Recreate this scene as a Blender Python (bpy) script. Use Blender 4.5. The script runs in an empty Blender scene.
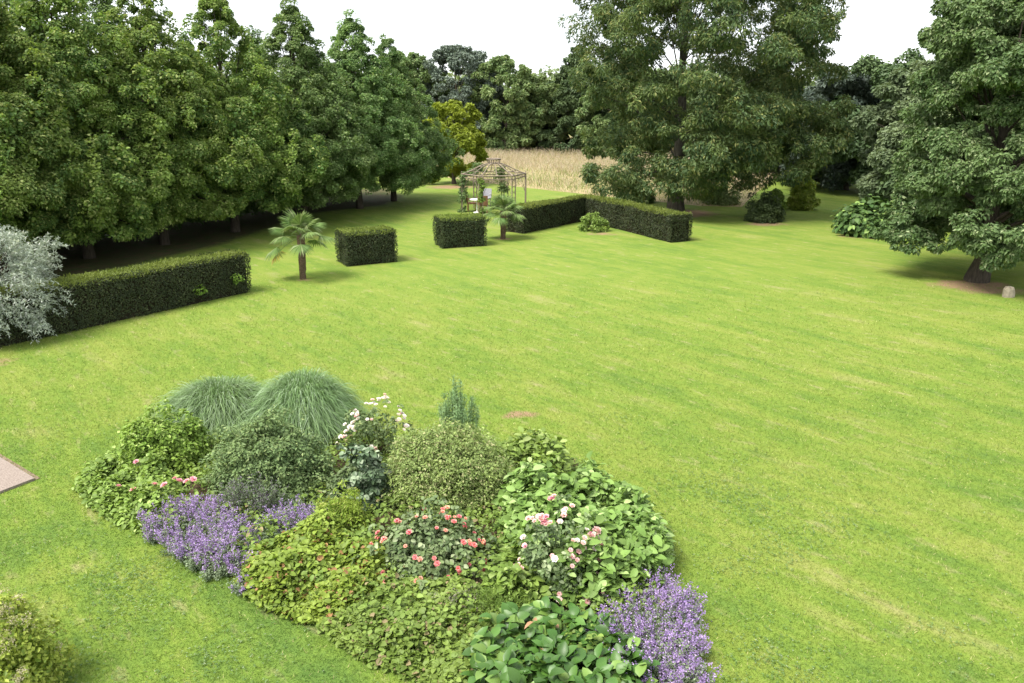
import bpy, math
import numpy as np
from mathutils import Vector, Matrix

R = math.radians
rng = np.random.default_rng(11)
scene = bpy.context.scene
COL = scene.collection

# ------------------------------------------------------------------ camera
W_PX, H_PX, F_PX, CAM_H, PITCH = 1024.0, 683.0, 830.0, 6.0, R(16.5)
cam_d = bpy.data.cameras.new('camera')
cam = bpy.data.objects.new('camera', cam_d)
COL.objects.link(cam)
cam.location = (0, 0, CAM_H)
cam.rotation_euler = (R(90) - PITCH, 0, 0)
cam_d.sensor_width = 36.0
cam_d.lens = F_PX * 36.0 / W_PX
cam_d.clip_start = 0.1
cam_d.clip_end = 6000
scene.camera = cam

# ------------------------------------------------------------------ world, sun, exposure
SUN_AZ, SUN_EL = R(-122), R(58)
world = bpy.data.worlds.new('World')
scene.world = world
world.use_nodes = True
nt = world.node_tree
nt.nodes.clear()
w_out = nt.nodes.new('ShaderNodeOutputWorld')
w_bg = nt.nodes.new('ShaderNodeBackground')
w_sky = nt.nodes.new('ShaderNodeTexSky')
w_sky.sky_type = 'NISHITA'
w_sky.sun_disc = False
w_sky.sun_elevation = SUN_EL
w_sky.sun_rotation = SUN_AZ
w_tc = nt.nodes.new('ShaderNodeTexCoord')
w_noise = nt.nodes.new('ShaderNodeTexNoise')
w_noise.inputs['Scale'].default_value = 2.2
w_noise.inputs['Detail'].default_value = 5
w_ramp = nt.nodes.new('ShaderNodeValToRGB')
w_ramp.color_ramp.elements[0].position = 0.30
w_ramp.color_ramp.elements[0].color = (2.6, 2.7, 2.85, 1)
w_ramp.color_ramp.elements[1].position = 0.62
w_ramp.color_ramp.elements[1].color = (6.2, 6.3, 6.5, 1)
w_mix = nt.nodes.new('ShaderNodeMix')
w_mix.data_type = 'RGBA'
w_mix.inputs[0].default_value = 0.88
nt.links.new(w_tc.outputs['Generated'], w_noise.inputs['Vector'])
nt.links.new(w_noise.outputs['Fac'], w_ramp.inputs['Fac'])
nt.links.new(w_sky.outputs[0], w_mix.inputs[6])
nt.links.new(w_ramp.outputs[0], w_mix.inputs[7])
nt.links.new(w_mix.outputs[2], w_bg.inputs['Color'])
w_bg.inputs['Strength'].default_value = 0.112
nt.links.new(w_bg.outputs[0], w_out.inputs['Surface'])

sun_d = bpy.data.lights.new('sun', 'SUN')
sun_d.energy = 2.5
sun_d.angle = R(28)
sun_d.color = (1.0, 0.95, 0.86)
sun = bpy.data.objects.new('sun', sun_d)
COL.objects.link(sun)
S = Vector((math.sin(SUN_AZ) * math.cos(SUN_EL), math.cos(SUN_AZ) * math.cos(SUN_EL), math.sin(SUN_EL)))
sun.rotation_euler = (-S).to_track_quat('-Z', 'Y').to_euler()
sun.location = (0, 0, 60)

scene.view_settings.view_transform = 'Standard'
scene.view_settings.look = 'None'
scene.view_settings.gamma = 1
scene.view_settings.exposure = 1.78
scene.cycles.max_bounces = 6
scene.cycles.diffuse_bounces = 4
scene.cycles.transmission_bounces = 4
scene.cycles.glossy_bounces = 2
scene.cycles.use_denoising = True

# ------------------------------------------------------------------ pixel -> ground measurements of the photo
CP, SP = math.cos(PITCH), math.sin(PITCH)

def gp(px, py):
    """ground point that the photo shows at this pixel"""
    x, y = (px - W_PX / 2) / F_PX, -(py - H_PX / 2) / F_PX
    d = np.array([x, CP + y * SP, -SP + y * CP])
    t = CAM_H / -d[2]
    return np.array([d[0] * t, d[1] * t])

def top_z(py, dist):
    """height of a point seen at row py at this distance"""
    y = -(py - H_PX / 2) / F_PX
    return CAM_H + dist * (-SP + y * CP) / (CP + y * SP)

def px_m(px, dist):
    return px * (dist * CP + 0.0) / F_PX * 1.0 / (CP * CP) * CP

# ------------------------------------------------------------------ mesh helpers
def unit(v):
    return v / np.maximum(np.linalg.norm(v, axis=-1, keepdims=True), 1e-9)

def runit(n):
    return unit(rng.normal(size=(n, 3)))

class MB:
    """collects vertices and faces, then becomes ONE mesh"""
    def __init__(self):
        self.v, self.f, self.n = [], [], 0
    def add(self, V, faces, mat=0, smooth=False):
        V = np.asarray(V, float)
        for F in faces:
            F = np.asarray(F, dtype=np.int64)
            if len(F):
                self.f.append((F + self.n, mat, smooth))
        self.v.append(V)
        self.n += len(V)
        return self
    def mesh(self, name, mats):
        V = np.concatenate(self.v) if self.v else np.zeros((0, 3))
        me = bpy.data.meshes.new(name)
        me.vertices.add(len(V))
        me.vertices.foreach_set('co', V.astype(np.float32).ravel())
        loops = np.concatenate([F.ravel() for F, m, s in self.f])
        tot = np.concatenate([np.full(len(F), F.shape[1]) for F, m, s in self.f])
        mi = np.concatenate([np.full(len(F), m) for F, m, s in self.f])
        sm = np.concatenate([np.full(len(F), s, dtype=bool) for F, m, s in self.f])
        me.loops.add(len(loops))
        me.loops.foreach_set('vertex_index', loops.astype(np.int32))
        me.polygons.add(len(tot))
        start = np.concatenate([[0], np.cumsum(tot)[:-1]])
        me.polygons.foreach_set('loop_start', start.astype(np.int32))
        me.polygons.foreach_set('material_index', mi.astype(np.int32))
        me.polygons.foreach_set('use_smooth', sm)
        me.update(calc_edges=True)
        for m in (mats if isinstance(mats, (list, tuple)) else [mats]):
            me.materials.append(m)
        return me
    def build(self, name, mats, parent=None, loc=(0, 0, 0)):
        return obj(name, self.mesh(name, mats), parent, loc)

def obj(name, me, parent=None, loc=(0, 0, 0), rz=0.0, scale=None):
    o = bpy.data.objects.new(name, me)
    COL.objects.link(o)
    o.location = loc
    o.rotation_euler = (0, 0, rz)
    if scale is not None:
        o.scale = (scale, scale, scale) if np.isscalar(scale) else scale
    if parent is not None:
        o.parent = parent
    return o

def tag(o, label, cat, group=None, kind=None):
    o['label'] = label
    o['category'] = cat
    if group:
        o['group'] = group
    if kind:
        o['kind'] = kind
    return o

def thing(name, label, cat, loc, rz=0.0, group=None, scale=None):
    o = obj(name, None, None, (float(loc[0]), float(loc[1]), float(loc[2]) if len(loc) > 2 else 0.0), rz, scale)
    return tag(o, label, cat, group)

def dup(root, loc, rz=0.0, scale=None, label=None):
    r = root.copy()
    COL.objects.link(r)
    r.location = (float(loc[0]), float(loc[1]), float(loc[2]) if len(loc) > 2 else 0.0)
    r.rotation_euler = (0, 0, rz)
    if scale is not None:
        r.scale = (scale, scale, scale) if np.isscalar(scale) else scale
    if label:
        r['label'] = label
    for ch in list(root.children):
        c = ch.copy()
        COL.objects.link(c)
        c.parent = r
        for g in list(ch.children):
            d = g.copy()
            COL.objects.link(d)
            d.parent = c
    return r

def structure(o):
    o['kind'] = 'structure'
    return o

# leaves -----------------------------------------------------------------
def frame_of(N, D):
    N = unit(N)
    T = D - (D * N).sum(-1, keepdims=True) * N
    T = unit(T)
    return N, T, np.cross(N, T)

def leaf_quads(mb, P, N, D, L, W, mat=0, fold=0.12):
    """small pointed leaves, four corners, lightly folded"""
    n = len(P)
    if n == 0:
        return
    N, T, B = frame_of(N, D)
    L = np.broadcast_to(np.asarray(L, float), (n,))[:, None]
    W = np.broadcast_to(np.asarray(W, float), (n,))[:, None]
    V = np.empty((n, 4, 3))
    V[:, 0] = P
    V[:, 1] = P + T * L * .45 + B * W * .5 + N * W * fold
    V[:, 2] = P + T * L - N * L * .12
    V[:, 3] = P + T * L * .45 - B * W * .5 + N * W * fold
    F = np.arange(n * 4).reshape(n, 4)
    mb.add(V.reshape(-1, 3), [F], mat)

def leaf_oval(mb, P, N, D, L, W, mat=0, fold=0.18, droop=0.25):
    """broad oval leaves with a midrib crease and a curved blade"""
    n = len(P)
    if n == 0:
        return
    N, T, B = frame_of(N, D)
    L = np.broadcast_to(np.asarray(L, float), (n,))[:, None]
    W = np.broadcast_to(np.asarray(W, float), (n,))[:, None]
    t = [0, .22, .5, .8, 1.0]
    w = [0, .38, .5, .34, 0]
    V = np.empty((n, 11, 3))
    for k in range(5):
        V[:, k] = P + T * L * t[k] - N * L * droop * t[k] ** 2
    for j, k in enumerate((1, 2, 3)):
        V[:, 5 + j] = V[:, k] + B * W * w[k] + N * W * fold * w[k] * 2
        V[:, 8 + j] = V[:, k] - B * W * w[k] + N * W * fold * w[k] * 2
    base = (np.arange(n) * 11)[:, None]
    tri = np.array([[0, 1, 5], [0, 8, 1], [3, 4, 7], [3, 10, 4]])
    quad = np.array([[1, 2, 6, 5], [2, 3, 7, 6], [1, 8, 9, 2], [2, 9, 10, 3]])
    TF = (base[:, :, None] + tri[None]).reshape(-1, 3)
    QF = (base[:, :, None] + quad[None]).reshape(-1, 4)
    mb.add(V.reshape(-1, 3), [TF, QF], mat, True)

def blades(mb, P, D0, L, W, bend, mat=0, seg=4, side=None):
    """grass blades: strips that start along D0 and bend outward and down"""
    n = len(P)
    if n == 0:
        return
    L = np.broadcast_to(np.asarray(L, float), (n,))[:, None]
    W = np.broadcast_to(np.asarray(W, float), (n,))[:, None]
    bend = np.broadcast_to(np.asarray(bend, float), (n,))[:, None]
    if side is None:
        side = unit(np.cross(D0, np.array([0, 0, 1.0])) + runit(n) * .3)
    V = np.empty((n, (seg + 1) * 2, 3))
    p, d = P.copy(), unit(D0)
    for k in range(seg + 1):
        wk = W * (1 - (k / seg) ** 1.6 * .92) * .5
        V[:, 2 * k] = p - side * wk
        V[:, 2 * k + 1] = p + side * wk
        p = p + d * L / seg
        h = d.copy(); h[:, 2] = 0
        d = unit(d + (unit(h + 1e-6) * .35 + np.array([0, 0, -1.0])) * bend / seg)
    m = (seg + 1) * 2
    q = np.array([[2 * k, 2 * k + 1, 2 * k + 3, 2 * k + 2] for k in range(seg)])
    F = ((np.arange(n) * m)[:, None, None] + q[None]).reshape(-1, 4)
    mb.add(V.reshape(-1, 3), [F], mat, True)

def tube(mb, pts, rad, sides=6, mat=0, cap=True):
    pts = np.asarray(pts, float)
    n = len(pts)
    rad = np.broadcast_to(np.asarray(rad, float), (n,))
    tan = np.gradient(pts, axis=0)
    tan = unit(tan)
    ref = np.array([0, 0, 1.0]) if abs(tan[0][2]) < .9 else np.array([1.0, 0, 0])
    a = np.arange(sides) * 2 * np.pi / sides
    V = np.empty((n, sides, 3))
    for i in range(n):
        u = unit(np.cross(tan[i], ref))
        w = np.cross(tan[i], u)
        V[i] = pts[i] + rad[i] * (np.cos(a)[:, None] * u + np.sin(a)[:, None] * w)
    F = []
    for i in range(n - 1):
        for j in range(sides):
            k = (j + 1) % sides
            F.append([i * sides + j, i * sides + k, (i + 1) * sides + k, (i + 1) * sides + j])
    mb.add(V.reshape(-1, 3), [np.array(F)], mat, True)
    if cap:
        mb.add(V[-1], [np.arange(sides)[None]], mat)
        mb.add(V[0], [np.arange(sides)[::-1][None]], mat)
    return mb

def box(mb, lo, hi, mat=0):
    x0, y0, z0 = lo
    x1, y1, z1 = hi
    V = [[x0, y0, z0], [x1, y0, z0], [x1, y1, z0], [x0, y1, z0], [x0, y0, z1], [x1, y0, z1], [x1, y1, z1], [x0, y1, z1]]
    F = [[3, 2, 1, 0], [4, 5, 6, 7], [0, 1, 5, 4], [1, 2, 6, 5], [2, 3, 7, 6], [3, 0, 4, 7]]
    return mb.add(V, [np.array(F)], mat)

def inside(poly, X, Y):
    poly = np.asarray(poly)
    r = np.zeros(X.shape, bool)
    j = len(poly) - 1
    for i in range(len(poly)):
        xi, yi = poly[i]
        xj, yj = poly[j]
        c = ((yi > Y) != (yj > Y)) & (X < (xj - xi) * (Y - yi) / (yj - yi + 1e-12) + xi)
        r ^= c
        j = i
    return r

def scatter(poly, n):
    poly = np.asarray(poly)
    lo, hi = poly.min(0), poly.max(0)
    out = np.zeros((0, 2))
    while len(out) < n:
        c = lo + rng.random((n * 2, 2)) * (hi - lo)
        out = np.concatenate([out, c[inside(poly, c[:, 0], c[:, 1])]])
    return out[:n]

def edge_dist(poly, P):
    poly = np.asarray(poly)
    d = np.full(len(P), 1e9)
    for i in range(len(poly)):
        a, b = poly[i - 1], poly[i]
        ab = b - a
        t = np.clip(((P - a) @ ab) / (ab @ ab + 1e-12), 0, 1)
        d = np.minimum(d, np.linalg.norm(P - (a + t[:, None] * ab), axis=1))
    return d

def smooth_noise(X, Y, sc, seed):
    """cheap smooth value noise, -1..1"""
    r = np.random.default_rng(seed)
    s = np.zeros_like(X)
    for k in range(6):
        a = r.random() * 6.28
        f = sc * (0.6 + r.random() * 1.2)
        s += np.sin((X * math.cos(a) + Y * math.sin(a)) * f + r.random() * 6.28)
    return s / 6 * 1.6

# ------------------------------------------------------------------ materials
class NT:
    def __init__(self, name):
        self.m = bpy.data.materials.new(name)
        self.m.use_nodes = True
        self.t = self.m.node_tree
        self.t.nodes.clear()
        self.out = self.t.nodes.new('ShaderNodeOutputMaterial')
    def n(self, typ, **kw):
        nd = self.t.nodes.new(typ)
        for k, v in kw.items():
            if k in nd.inputs.keys():
                self.set(nd.inputs[k], v)
            else:
                setattr(nd, k, v)
        return nd
    def set(self, sock, v):
        if isinstance(v, bpy.types.NodeSocket):
            self.t.links.new(v, sock)
        else:
            if isinstance(v, tuple) and len(v) == 3 and sock.type == 'RGBA':
                v = (*v, 1)
            sock.default_value = v
    def mix(self, f, a, b, blend='MIX'):
        nd = self.t.nodes.new('ShaderNodeMix')
        nd.data_type = 'RGBA'
        nd.blend_type = blend
        self.set(nd.inputs[0], f)
        self.set(nd.inputs[6], a)
        self.set(nd.inputs[7], b)
        return nd.outputs[2]
    def math(self, op, a, b=0.0, clamp=False):
        nd = self.t.nodes.new('ShaderNodeMath')
        nd.operation = op
        nd.use_clamp = clamp
        self.set(nd.inputs[0], a)
        self.set(nd.inputs[1], b)
        return nd.outputs[0]
    def range(self, v, a, b, c=0.0, d=1.0):
        nd = self.t.nodes.new('ShaderNodeMapRange')
        for s, x in zip(('Value', 'From Min', 'From Max', 'To Min', 'To Max'), (v, a, b, c, d)):
            self.set(nd.inputs[s], x)
        return nd.outputs[0]
    def noise(self, vec, scale, detail=3, rough=.5):
        nd = self.t.nodes.new('ShaderNodeTexNoise')
        self.set(nd.inputs['Vector'], vec)
        nd.inputs['Scale'].default_value = scale
        nd.inputs['Detail'].default_value = detail
        nd.inputs['Roughness'].default_value = rough
        return nd.outputs['Fac']
    def along(self, vec, ang, length, width):
        """coordinates for marks stretched along a direction on the ground"""
        nd = self.t.nodes.new('ShaderNodeMapping')
        nd.vector_type = 'TEXTURE'
        self.set(nd.inputs['Vector'], vec)
        nd.inputs['Rotation'].default_value = (0, 0, ang)
        nd.inputs['Scale'].default_value = (length, width, 1)
        return nd.outputs[0]
    def mapping(self, vec, rot=(0, 0, 0), scale=(1, 1, 1)):
        nd = self.t.nodes.new('ShaderNodeMapping')
        self.set(nd.inputs['Vector'], vec)
        nd.inputs['Rotation'].default_value = rot
        nd.inputs['Scale'].default_value = scale
        return nd.outputs[0]
    def done(self, shader):
        self.t.links.new(shader, self.out.inputs['Surface'])
        return self.m

def leaf_mat(name, a, b, c=None, trans=.3, rough=.55, spec=.3, patch=.6, amount=.45, cshare=.12):
    """leaf colour varies leaf by leaf between a and b; a few leaves take colour c"""
    k = NT(name)
    geo = k.n('ShaderNodeNewGeometry')
    rnd = geo.outputs['Random Per Island']
    oi = k.n('ShaderNodeObjectInfo')
    tc = k.n('ShaderNodeTexCoord')
    ns = k.noise(tc.outputs['Object'], patch, 2)
    f = k.math('ADD', k.math('MULTIPLY', rnd, amount), k.math('MULTIPLY', k.range(ns, .35, .65), 1 - amount), True)
    col = k.mix(f, a, b)
    if c is not None:
        r2 = k.math('FRACT', k.math('MULTIPLY', rnd, 17.31))
        col = k.mix(k.math('LESS_THAN', r2, cshare), col, c)
    hs = k.n('ShaderNodeHueSaturation')
    k.set(hs.inputs['Color'], col)
    r3 = k.math('FRACT', k.math('MULTIPLY', rnd, 53.7))
    k.set(hs.inputs['Value'], k.math('MULTIPLY', k.range(r3, 0, 1, .75, 1.25), k.range(oi.outputs['Random'], 0, 1, .88, 1.12)))
    k.set(hs.inputs['Hue'], k.range(oi.outputs['Random'], 0, 1, .493, .507))
    col = hs.outputs[0]
    p = k.n('ShaderNodeBsdfPrincipled', Roughness=rough)
    k.set(p.inputs['Base Color'], col)
    p.inputs['Specular IOR Level'].default_value = spec
    tr = k.n('ShaderNodeBsdfTranslucent')
    k.set(tr.inputs['Color'], k.mix(.5, col, k.mix(1.0, col, (1.3, 1.25, .5), 'MULTIPLY')))
    mx = k.n('ShaderNodeMixShader')
    mx.inputs[0].default_value = trans
    k.t.links.new(p.outputs[0], mx.inputs[1])
    k.t.links.new(tr.outputs[0], mx.inputs[2])
    return k.done(mx.outputs[0])

def solid_mat(name, a, b, scale=6, rough=.8, spec=.2, metallic=0, bump=.0, stretch=(1, 1, 1), detail=4):
    k = NT(name)
    tc = k.n('ShaderNodeTexCoord')
    v = k.mapping(tc.outputs['Object'], (0, 0, 0), stretch)
    ns = k.noise(v, scale, detail, .6)
    p = k.n('ShaderNodeBsdfPrincipled', Roughness=rough, Metallic=metallic)
    k.set(p.inputs['Base Color'], k.mix(k.range(ns, .3, .7), a, b))
    p.inputs['Specular IOR Level'].default_value = spec
    if bump:
        bp = k.n('ShaderNodeBump', Strength=bump, Distance=.05)
        k.set(bp.inputs['Height'], ns)
        k.t.links.new(bp.outputs[0], p.inputs['Normal'])
    return k.done(p.outputs[0])

G_DEEP, G_MID, G_YEL, G_DRY = (.070, .130, .027), (.126, .188, .029), (.178, .214, .043), (.26, .235, .12)

def lawn_colour(k):
    geo = k.n('ShaderNodeNewGeometry')
    pos = geo.outputs['Position']
    big = k.noise(pos, .11, 3)
    med = k.noise(pos, .55, 4, .6)
    sv = k.along(pos, R(-50), 3.2, .55)
    streak = k.noise(sv, .8, 4, .6)
    sv2 = k.along(pos, R(-56), 5.0, .9)
    streak2 = k.noise(sv2, .55, 3, .6)
    fine = k.noise(pos, 9.0, 4, .7)
    small = k.noise(k.along(pos, R(-50), 1.6, .7), 2.2, 4, .7)
    sep = k.n('ShaderNodeSeparateXYZ')
    k.set(sep.inputs[0], pos)
    lush = k.range(k.math('ADD', sep.outputs[1], k.math('MULTIPLY', sep.outputs[0], .35)), 3.0, 13.0, .75, 0.0)
    f = k.math('ADD', k.math('MULTIPLY', big, .5), k.math('MULTIPLY', med, .8))
    f = k.math('ADD', f, k.math('MULTIPLY', streak, .95))
    f = k.math('ADD', f, k.math('MULTIPLY', streak2, .85))
    f = k.math('SUBTRACT', f, 1.50)
    mow = k.n('ShaderNodeTexWave', wave_type='BANDS', bands_direction='Y')
    k.set(mow.inputs['Vector'], k.along(pos, R(-50), 1.0, 1.0))
    mow.inputs['Scale'].default_value = .29
    mow.inputs['Distortion'].default_value = 1.6
    mow.inputs['Detail'].default_value = 2
    mow.inputs['Detail Scale'].default_value = .6
    f = k.math('ADD', f, k.math('MULTIPLY', k.math('SUBTRACT', mow.outputs['Fac'], .5), .10))
    f = k.math('SUBTRACT', f, k.math('MULTIPLY', lush, k.range(med, .3, .6, 1.0, .25)))
    f = k.math('ADD', f, k.math('ADD', k.math('MULTIPLY', k.math('SUBTRACT', fine, .5), .6), k.math('MULTIPLY', k.math('SUBTRACT', small, .5), 1.0)))
    c = k.mix(k.range(f, -.75, -.05), G_DEEP, G_MID)
    c = k.mix(k.range(f, -.1, .42), c, G_YEL)
    dry = k.math('MULTIPLY', k.range(streak, .56, .72), k.range(med, .48, .68))
    c = k.mix(k.math('MULTIPLY', dry, .75), c, G_DRY)
    fleck = k.noise(k.along(pos, R(-50), .9, .35), 1.4, 3, .65)
    c = k.mix(k.range(fleck, .58, .76, 0, .55), c, (.29, .245, .14))
    c = k.mix(k.range(fleck, .42, .28, 0, .5), c, G_DEEP)
    return c, pos, fine

def make_lawn_mat():
    k = NT('lawn_turf')
    c, pos, fine = lawn_colour(k)
    bare = k.n('ShaderNodeAttribute', attribute_name='bare').outputs['Fac']
    litter = k.n('ShaderNodeAttribute', attribute_name='litter').outputs['Fac']
    n1 = k.noise(pos, 2.5, 5, .7)
    n2 = k.noise(pos, 14, 3, .7)
    soil = k.mix(n2, (.17, .105, .06), (.30, .21, .13))
    bm = k.range(k.math('ADD', bare, k.math('MULTIPLY', k.math('SUBTRACT', n1, .5), .9)), .38, .62)
    c = k.mix(bm, c, soil)
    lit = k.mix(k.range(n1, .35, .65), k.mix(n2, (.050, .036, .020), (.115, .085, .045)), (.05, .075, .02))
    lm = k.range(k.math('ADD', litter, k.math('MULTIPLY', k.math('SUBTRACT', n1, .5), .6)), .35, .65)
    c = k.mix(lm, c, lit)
    vfine = k.noise(pos, 38, 3, .7)
    c = k.mix(k.range(vfine, .25, .75, 0, 1), k.mix(1.0, c, (.78, .80, .76), 'MULTIPLY'), k.mix(1.0, c, (1.2, 1.18, 1.2), 'MULTIPLY'))
    p = k.n('ShaderNodeBsdfPrincipled', Roughness=.9)
    p.inputs['Specular IOR Level'].default_value = .1
    k.set(p.inputs['Base Color'], c)
    bp = k.n('ShaderNodeBump', Strength=.6, Distance=.04)
    k.set(bp.inputs['Height'], k.math('ADD', k.math('MULTIPLY', fine, .5), vfine))
    k.t.links.new(bp.outputs[0], p.inputs['Normal'])
    return k.done(p.outputs[0])

def make_blade_mat():
    k = NT('lawn_blade')
    c, pos, fine = lawn_colour(k)
    rnd = k.n('ShaderNodeNewGeometry').outputs['Random Per Island']
    hs = k.n('ShaderNodeHueSaturation')
    k.set(hs.inputs['Color'], k.mix(k.math('LESS_THAN', rnd, .04), c, (.36, .33, .15)))
    k.set(hs.inputs['Value'], k.range(k.math('FRACT', k.math('MULTIPLY', rnd, 31.7)), 0, 1, .95, 1.75))
    p = k.n('ShaderNodeBsdfPrincipled', Roughness=.6)
    p.inputs['Specular IOR Level'].default_value = .25
    k.set(p.inputs['Base Color'], hs.outputs[0])
    tr = k.n('ShaderNodeBsdfTranslucent')
    k.set(tr.inputs['Color'], hs.outputs[0])
    mx = k.n('ShaderNodeMixShader')
    mx.inputs[0].default_value = .4
    k.t.links.new(p.outputs[0], mx.inputs[1])
    k.t.links.new(tr.outputs[0], mx.inputs[2])
    return k.done(mx.outputs[0])

M = {}
M['lawn'] = make_lawn_mat()
M['blade'] = make_blade_mat()
M['clover'] = leaf_mat('clover_leaf', (.07, .14, .035), (.13, .22, .06), (.22, .28, .15), .3, patch=2)
M['soil'] = solid_mat('bed_soil', (.035, .024, .015), (.09, .062, .04), 9, .95, .1, bump=.6)
M['gravel'] = solid_mat('pink_gravel', (.16, .125, .105), (.27, .225, .19), 40, .9, .2, bump=.5)
M['edge'] = solid_mat('path_edge', (.10, .075, .05), (.2, .15, .1), 20, .9, .2)
M['bark'] = solid_mat('bark', (.03, .025, .018), (.085, .07, .052), 5, .9, .15, bump=.8, stretch=(3, 3, .6))
M['bark_ash'] = solid_mat('ash_bark', (.035, .032, .024), (.095, .088, .068), 4, .9, .15, bump=.8, stretch=(3, 3, .6))
M['twig'] = solid_mat('twig', (.05, .035, .022), (.12, .085, .055), 12, .9, .1)
M['stem'] = solid_mat('green_stem', (.07, .11, .03), (.13, .16, .06), 12, .7, .2)
M['lime'] = leaf_mat('lime_leaf', (.058, .128, .032), (.215, .305, .058), (.31, .37, .12), .42, cshare=.14, patch=.9)  # leaf colours also carry cool shadow and yellow highlight tones
M['lime_cool'] = leaf_mat('cool_lime_leaf', (.066, .132, .034), (.172, .258, .078), (.25, .32, .13), .40, cshare=.14, patch=.55)
M['lime_back'] = leaf_mat('lime_leaf_back', (.05, .10, .022), (.13, .195, .05), None, .28)
M['ash'] = leaf_mat('ash_leaf', (.045, .086, .036), (.125, .160, .042), (.19, .195, .065), .30, cshare=.10, patch=.8)
M['right'] = leaf_mat('broad_leaf', (.060, .112, .034), (.145, .212, .076), (.235, .285, .14), .28, cshare=.12, patch=.45)
M['right_b'] = leaf_mat('pale_broad_leaf', (.10, .145, .07), (.20, .25, .13), None, .3, patch=.4)
M['bluegreen'] = leaf_mat('blue_green_leaf', (.034, .056, .04), (.09, .12, .088), None, .2, patch=.5, rough=.5, spec=.35)
M['far_mid'] = leaf_mat('far_leaf', (.085, .140, .045), (.180, .240, .085), (.22,.26,.11), .3, patch=.3)
M['far_pine'] = leaf_mat('far_pine_needle', (.09, .13, .095), (.17, .21, .16), None, .15, patch=.3)
M['far_dark'] = leaf_mat('far_conifer_needle', (.042, .08, .03), (.11, .160, .06), None, .2, patch=.4)
M['golden'] = leaf_mat('golden_leaf', (.17, .24, .02), (.30, .37, .04), None, .4, patch=.7)
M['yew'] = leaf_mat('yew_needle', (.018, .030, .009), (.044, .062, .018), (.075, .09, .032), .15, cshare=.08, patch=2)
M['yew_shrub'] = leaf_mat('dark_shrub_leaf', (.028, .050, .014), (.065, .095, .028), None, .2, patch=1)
M['yew_top'] = leaf_mat('yew_lit_new_shoot', (.105, .150, .022), (.19, .235, .045), None, .3, patch=1)  # fresh growth colour, lightened further to paint in the lit hedge top
M['yew_core'] = solid_mat('hedge_core_shade', (.012, .012, .007), (.03, .026, .015), 10, .95, .05)  # branch core painted near-black for the shade inside the hedge
M['bright_weed'] = leaf_mat('hedge_weed_leaf', (.10, .20, .02), (.17, .28, .04), None, .4)
M['silver'] = leaf_mat('silver_leaf', (.20, .24, .18), (.38, .43, .36), (.55, .57, .52), .2, patch=1.2, rough=.6)
M['palm_leaf'] = leaf_mat('palm_leaf', (.075, .135, .035), (.165, .235, .075), (.23, .28, .13), .3, patch=1.5, rough=.6, spec=.15)
M['palm_old'] = leaf_mat('palm_old_leaf', (.40, .27, .07), (.50, .38, .14), (.25, .26, .09), .25, cshare=.3)
M['palm_bark'] = solid_mat('palm_fibre', (.06, .042, .026), (.16, .115, .075), 16, .95, .1, bump=1.0, stretch=(1, 1, 2.2))
M['iron'] = solid_mat('rusted_iron', (.13, .105, .08), (.27, .22, .17), 8, .7, .3, .2)
M['wicker'] = solid_mat('brown_wicker', (.20, .095, .05), (.36, .19, .11), 25, .7, .3, stretch=(1, 1, 3))
M['white'] = solid_mat('white_paint', (.72, .72, .70), (.82, .82, .80), 8, .5, .4)
M['greycloth'] = solid_mat('pale_grey_paint', (.25, .25, .28), (.34, .34, .37), 8, .6, .3)
M['stone'] = solid_mat('sandstone', (.20, .17, .12), (.32, .28, .21), 9, .9, .2, bump=.5)
M['meadow'] = leaf_mat('dry_meadow_stalk', (.32, .265, .19), (.45, .38, .29), (.22, .25, .10), .4, patch=.3, cshare=.15)
M['meadow_green'] = leaf_mat('meadow_green_blade', (.14, .20, .05), (.24, .28, .09), (.40, .34, .2), .3, patch=.4)
M['meadow_soil'] = solid_mat('meadow_thatch', (.22, .18, .09), (.34, .28, .15), 2, .95, .1)
M['round'] = leaf_mat('bright_shrub_leaf', (.11, .195, .026), (.23, .33, .055), (.33, .42, .12), .35, patch=2, cshare=.1)
M['greygreen'] = leaf_mat('grey_green_leaf', (.085, .14, .05), (.17, .235, .085), (.24, .30, .12), .3, patch=2, cshare=.1)
M['hebe'] = leaf_mat('olive_small_leaf', (.145, .21, .06), (.265, .335, .105), (.33, .33, .16), .3, patch=2.5, cshare=.12)
M['darkgloss'] = leaf_mat('dark_round_leaf', (.050, .085, .040), (.115, .165, .085), (.23, .28, .18), .15, patch=3, rough=.45, spec=.35)
M['bluegrass'] = leaf_mat('blue_green_blade', (.12, .205, .075), (.21, .31, .14), (.29, .38, .24), .3, patch=1.5, cshare=.2, spec=.1)
M['bluefeather'] = leaf_mat('feathery_leaf', (.13, .215, .085), (.24, .34, .16), None, .3, patch=2)
M['yellowleaf'] = leaf_mat('yellow_green_leaf', (.15, .23, .03), (.30, .37, .055), (.36, .38, .10), .4, patch=2.5)
M['leafy'] = leaf_mat('fresh_green_leaf', (.12, .20, .035), (.225, .33, .065), (.30, .40, .12), .35, patch=2.5)
M['hydra'] = leaf_mat('broad_green_leaf', (.095, .175, .035), (.20, .31, .075), (.30, .41, .15), .3, patch=2.2, rough=.55, spec=.25, cshare=.15)
M['nepeta_leaf'] = leaf_mat('catmint_leaf', (.13, .18, .10), (.24, .30, .18), None, .3, patch=3)
M['nepeta_fl'] = leaf_mat('catmint_flower', (.20, .13, .32), (.33, .225, .46), (.46, .34, .57), .3, patch=3, cshare=.25)
M['sage'] = leaf_mat('purple_sage_leaf', (.09, .09, .085), (.17, .15, .17), (.13, .18, .09), .2, patch=3, cshare=.5)
M['cover'] = leaf_mat('yellow_cover_leaf', (.125, .195, .026), (.25, .325, .05), (.30, .16, .07), .35, patch=2.5, cshare=.05)
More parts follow.
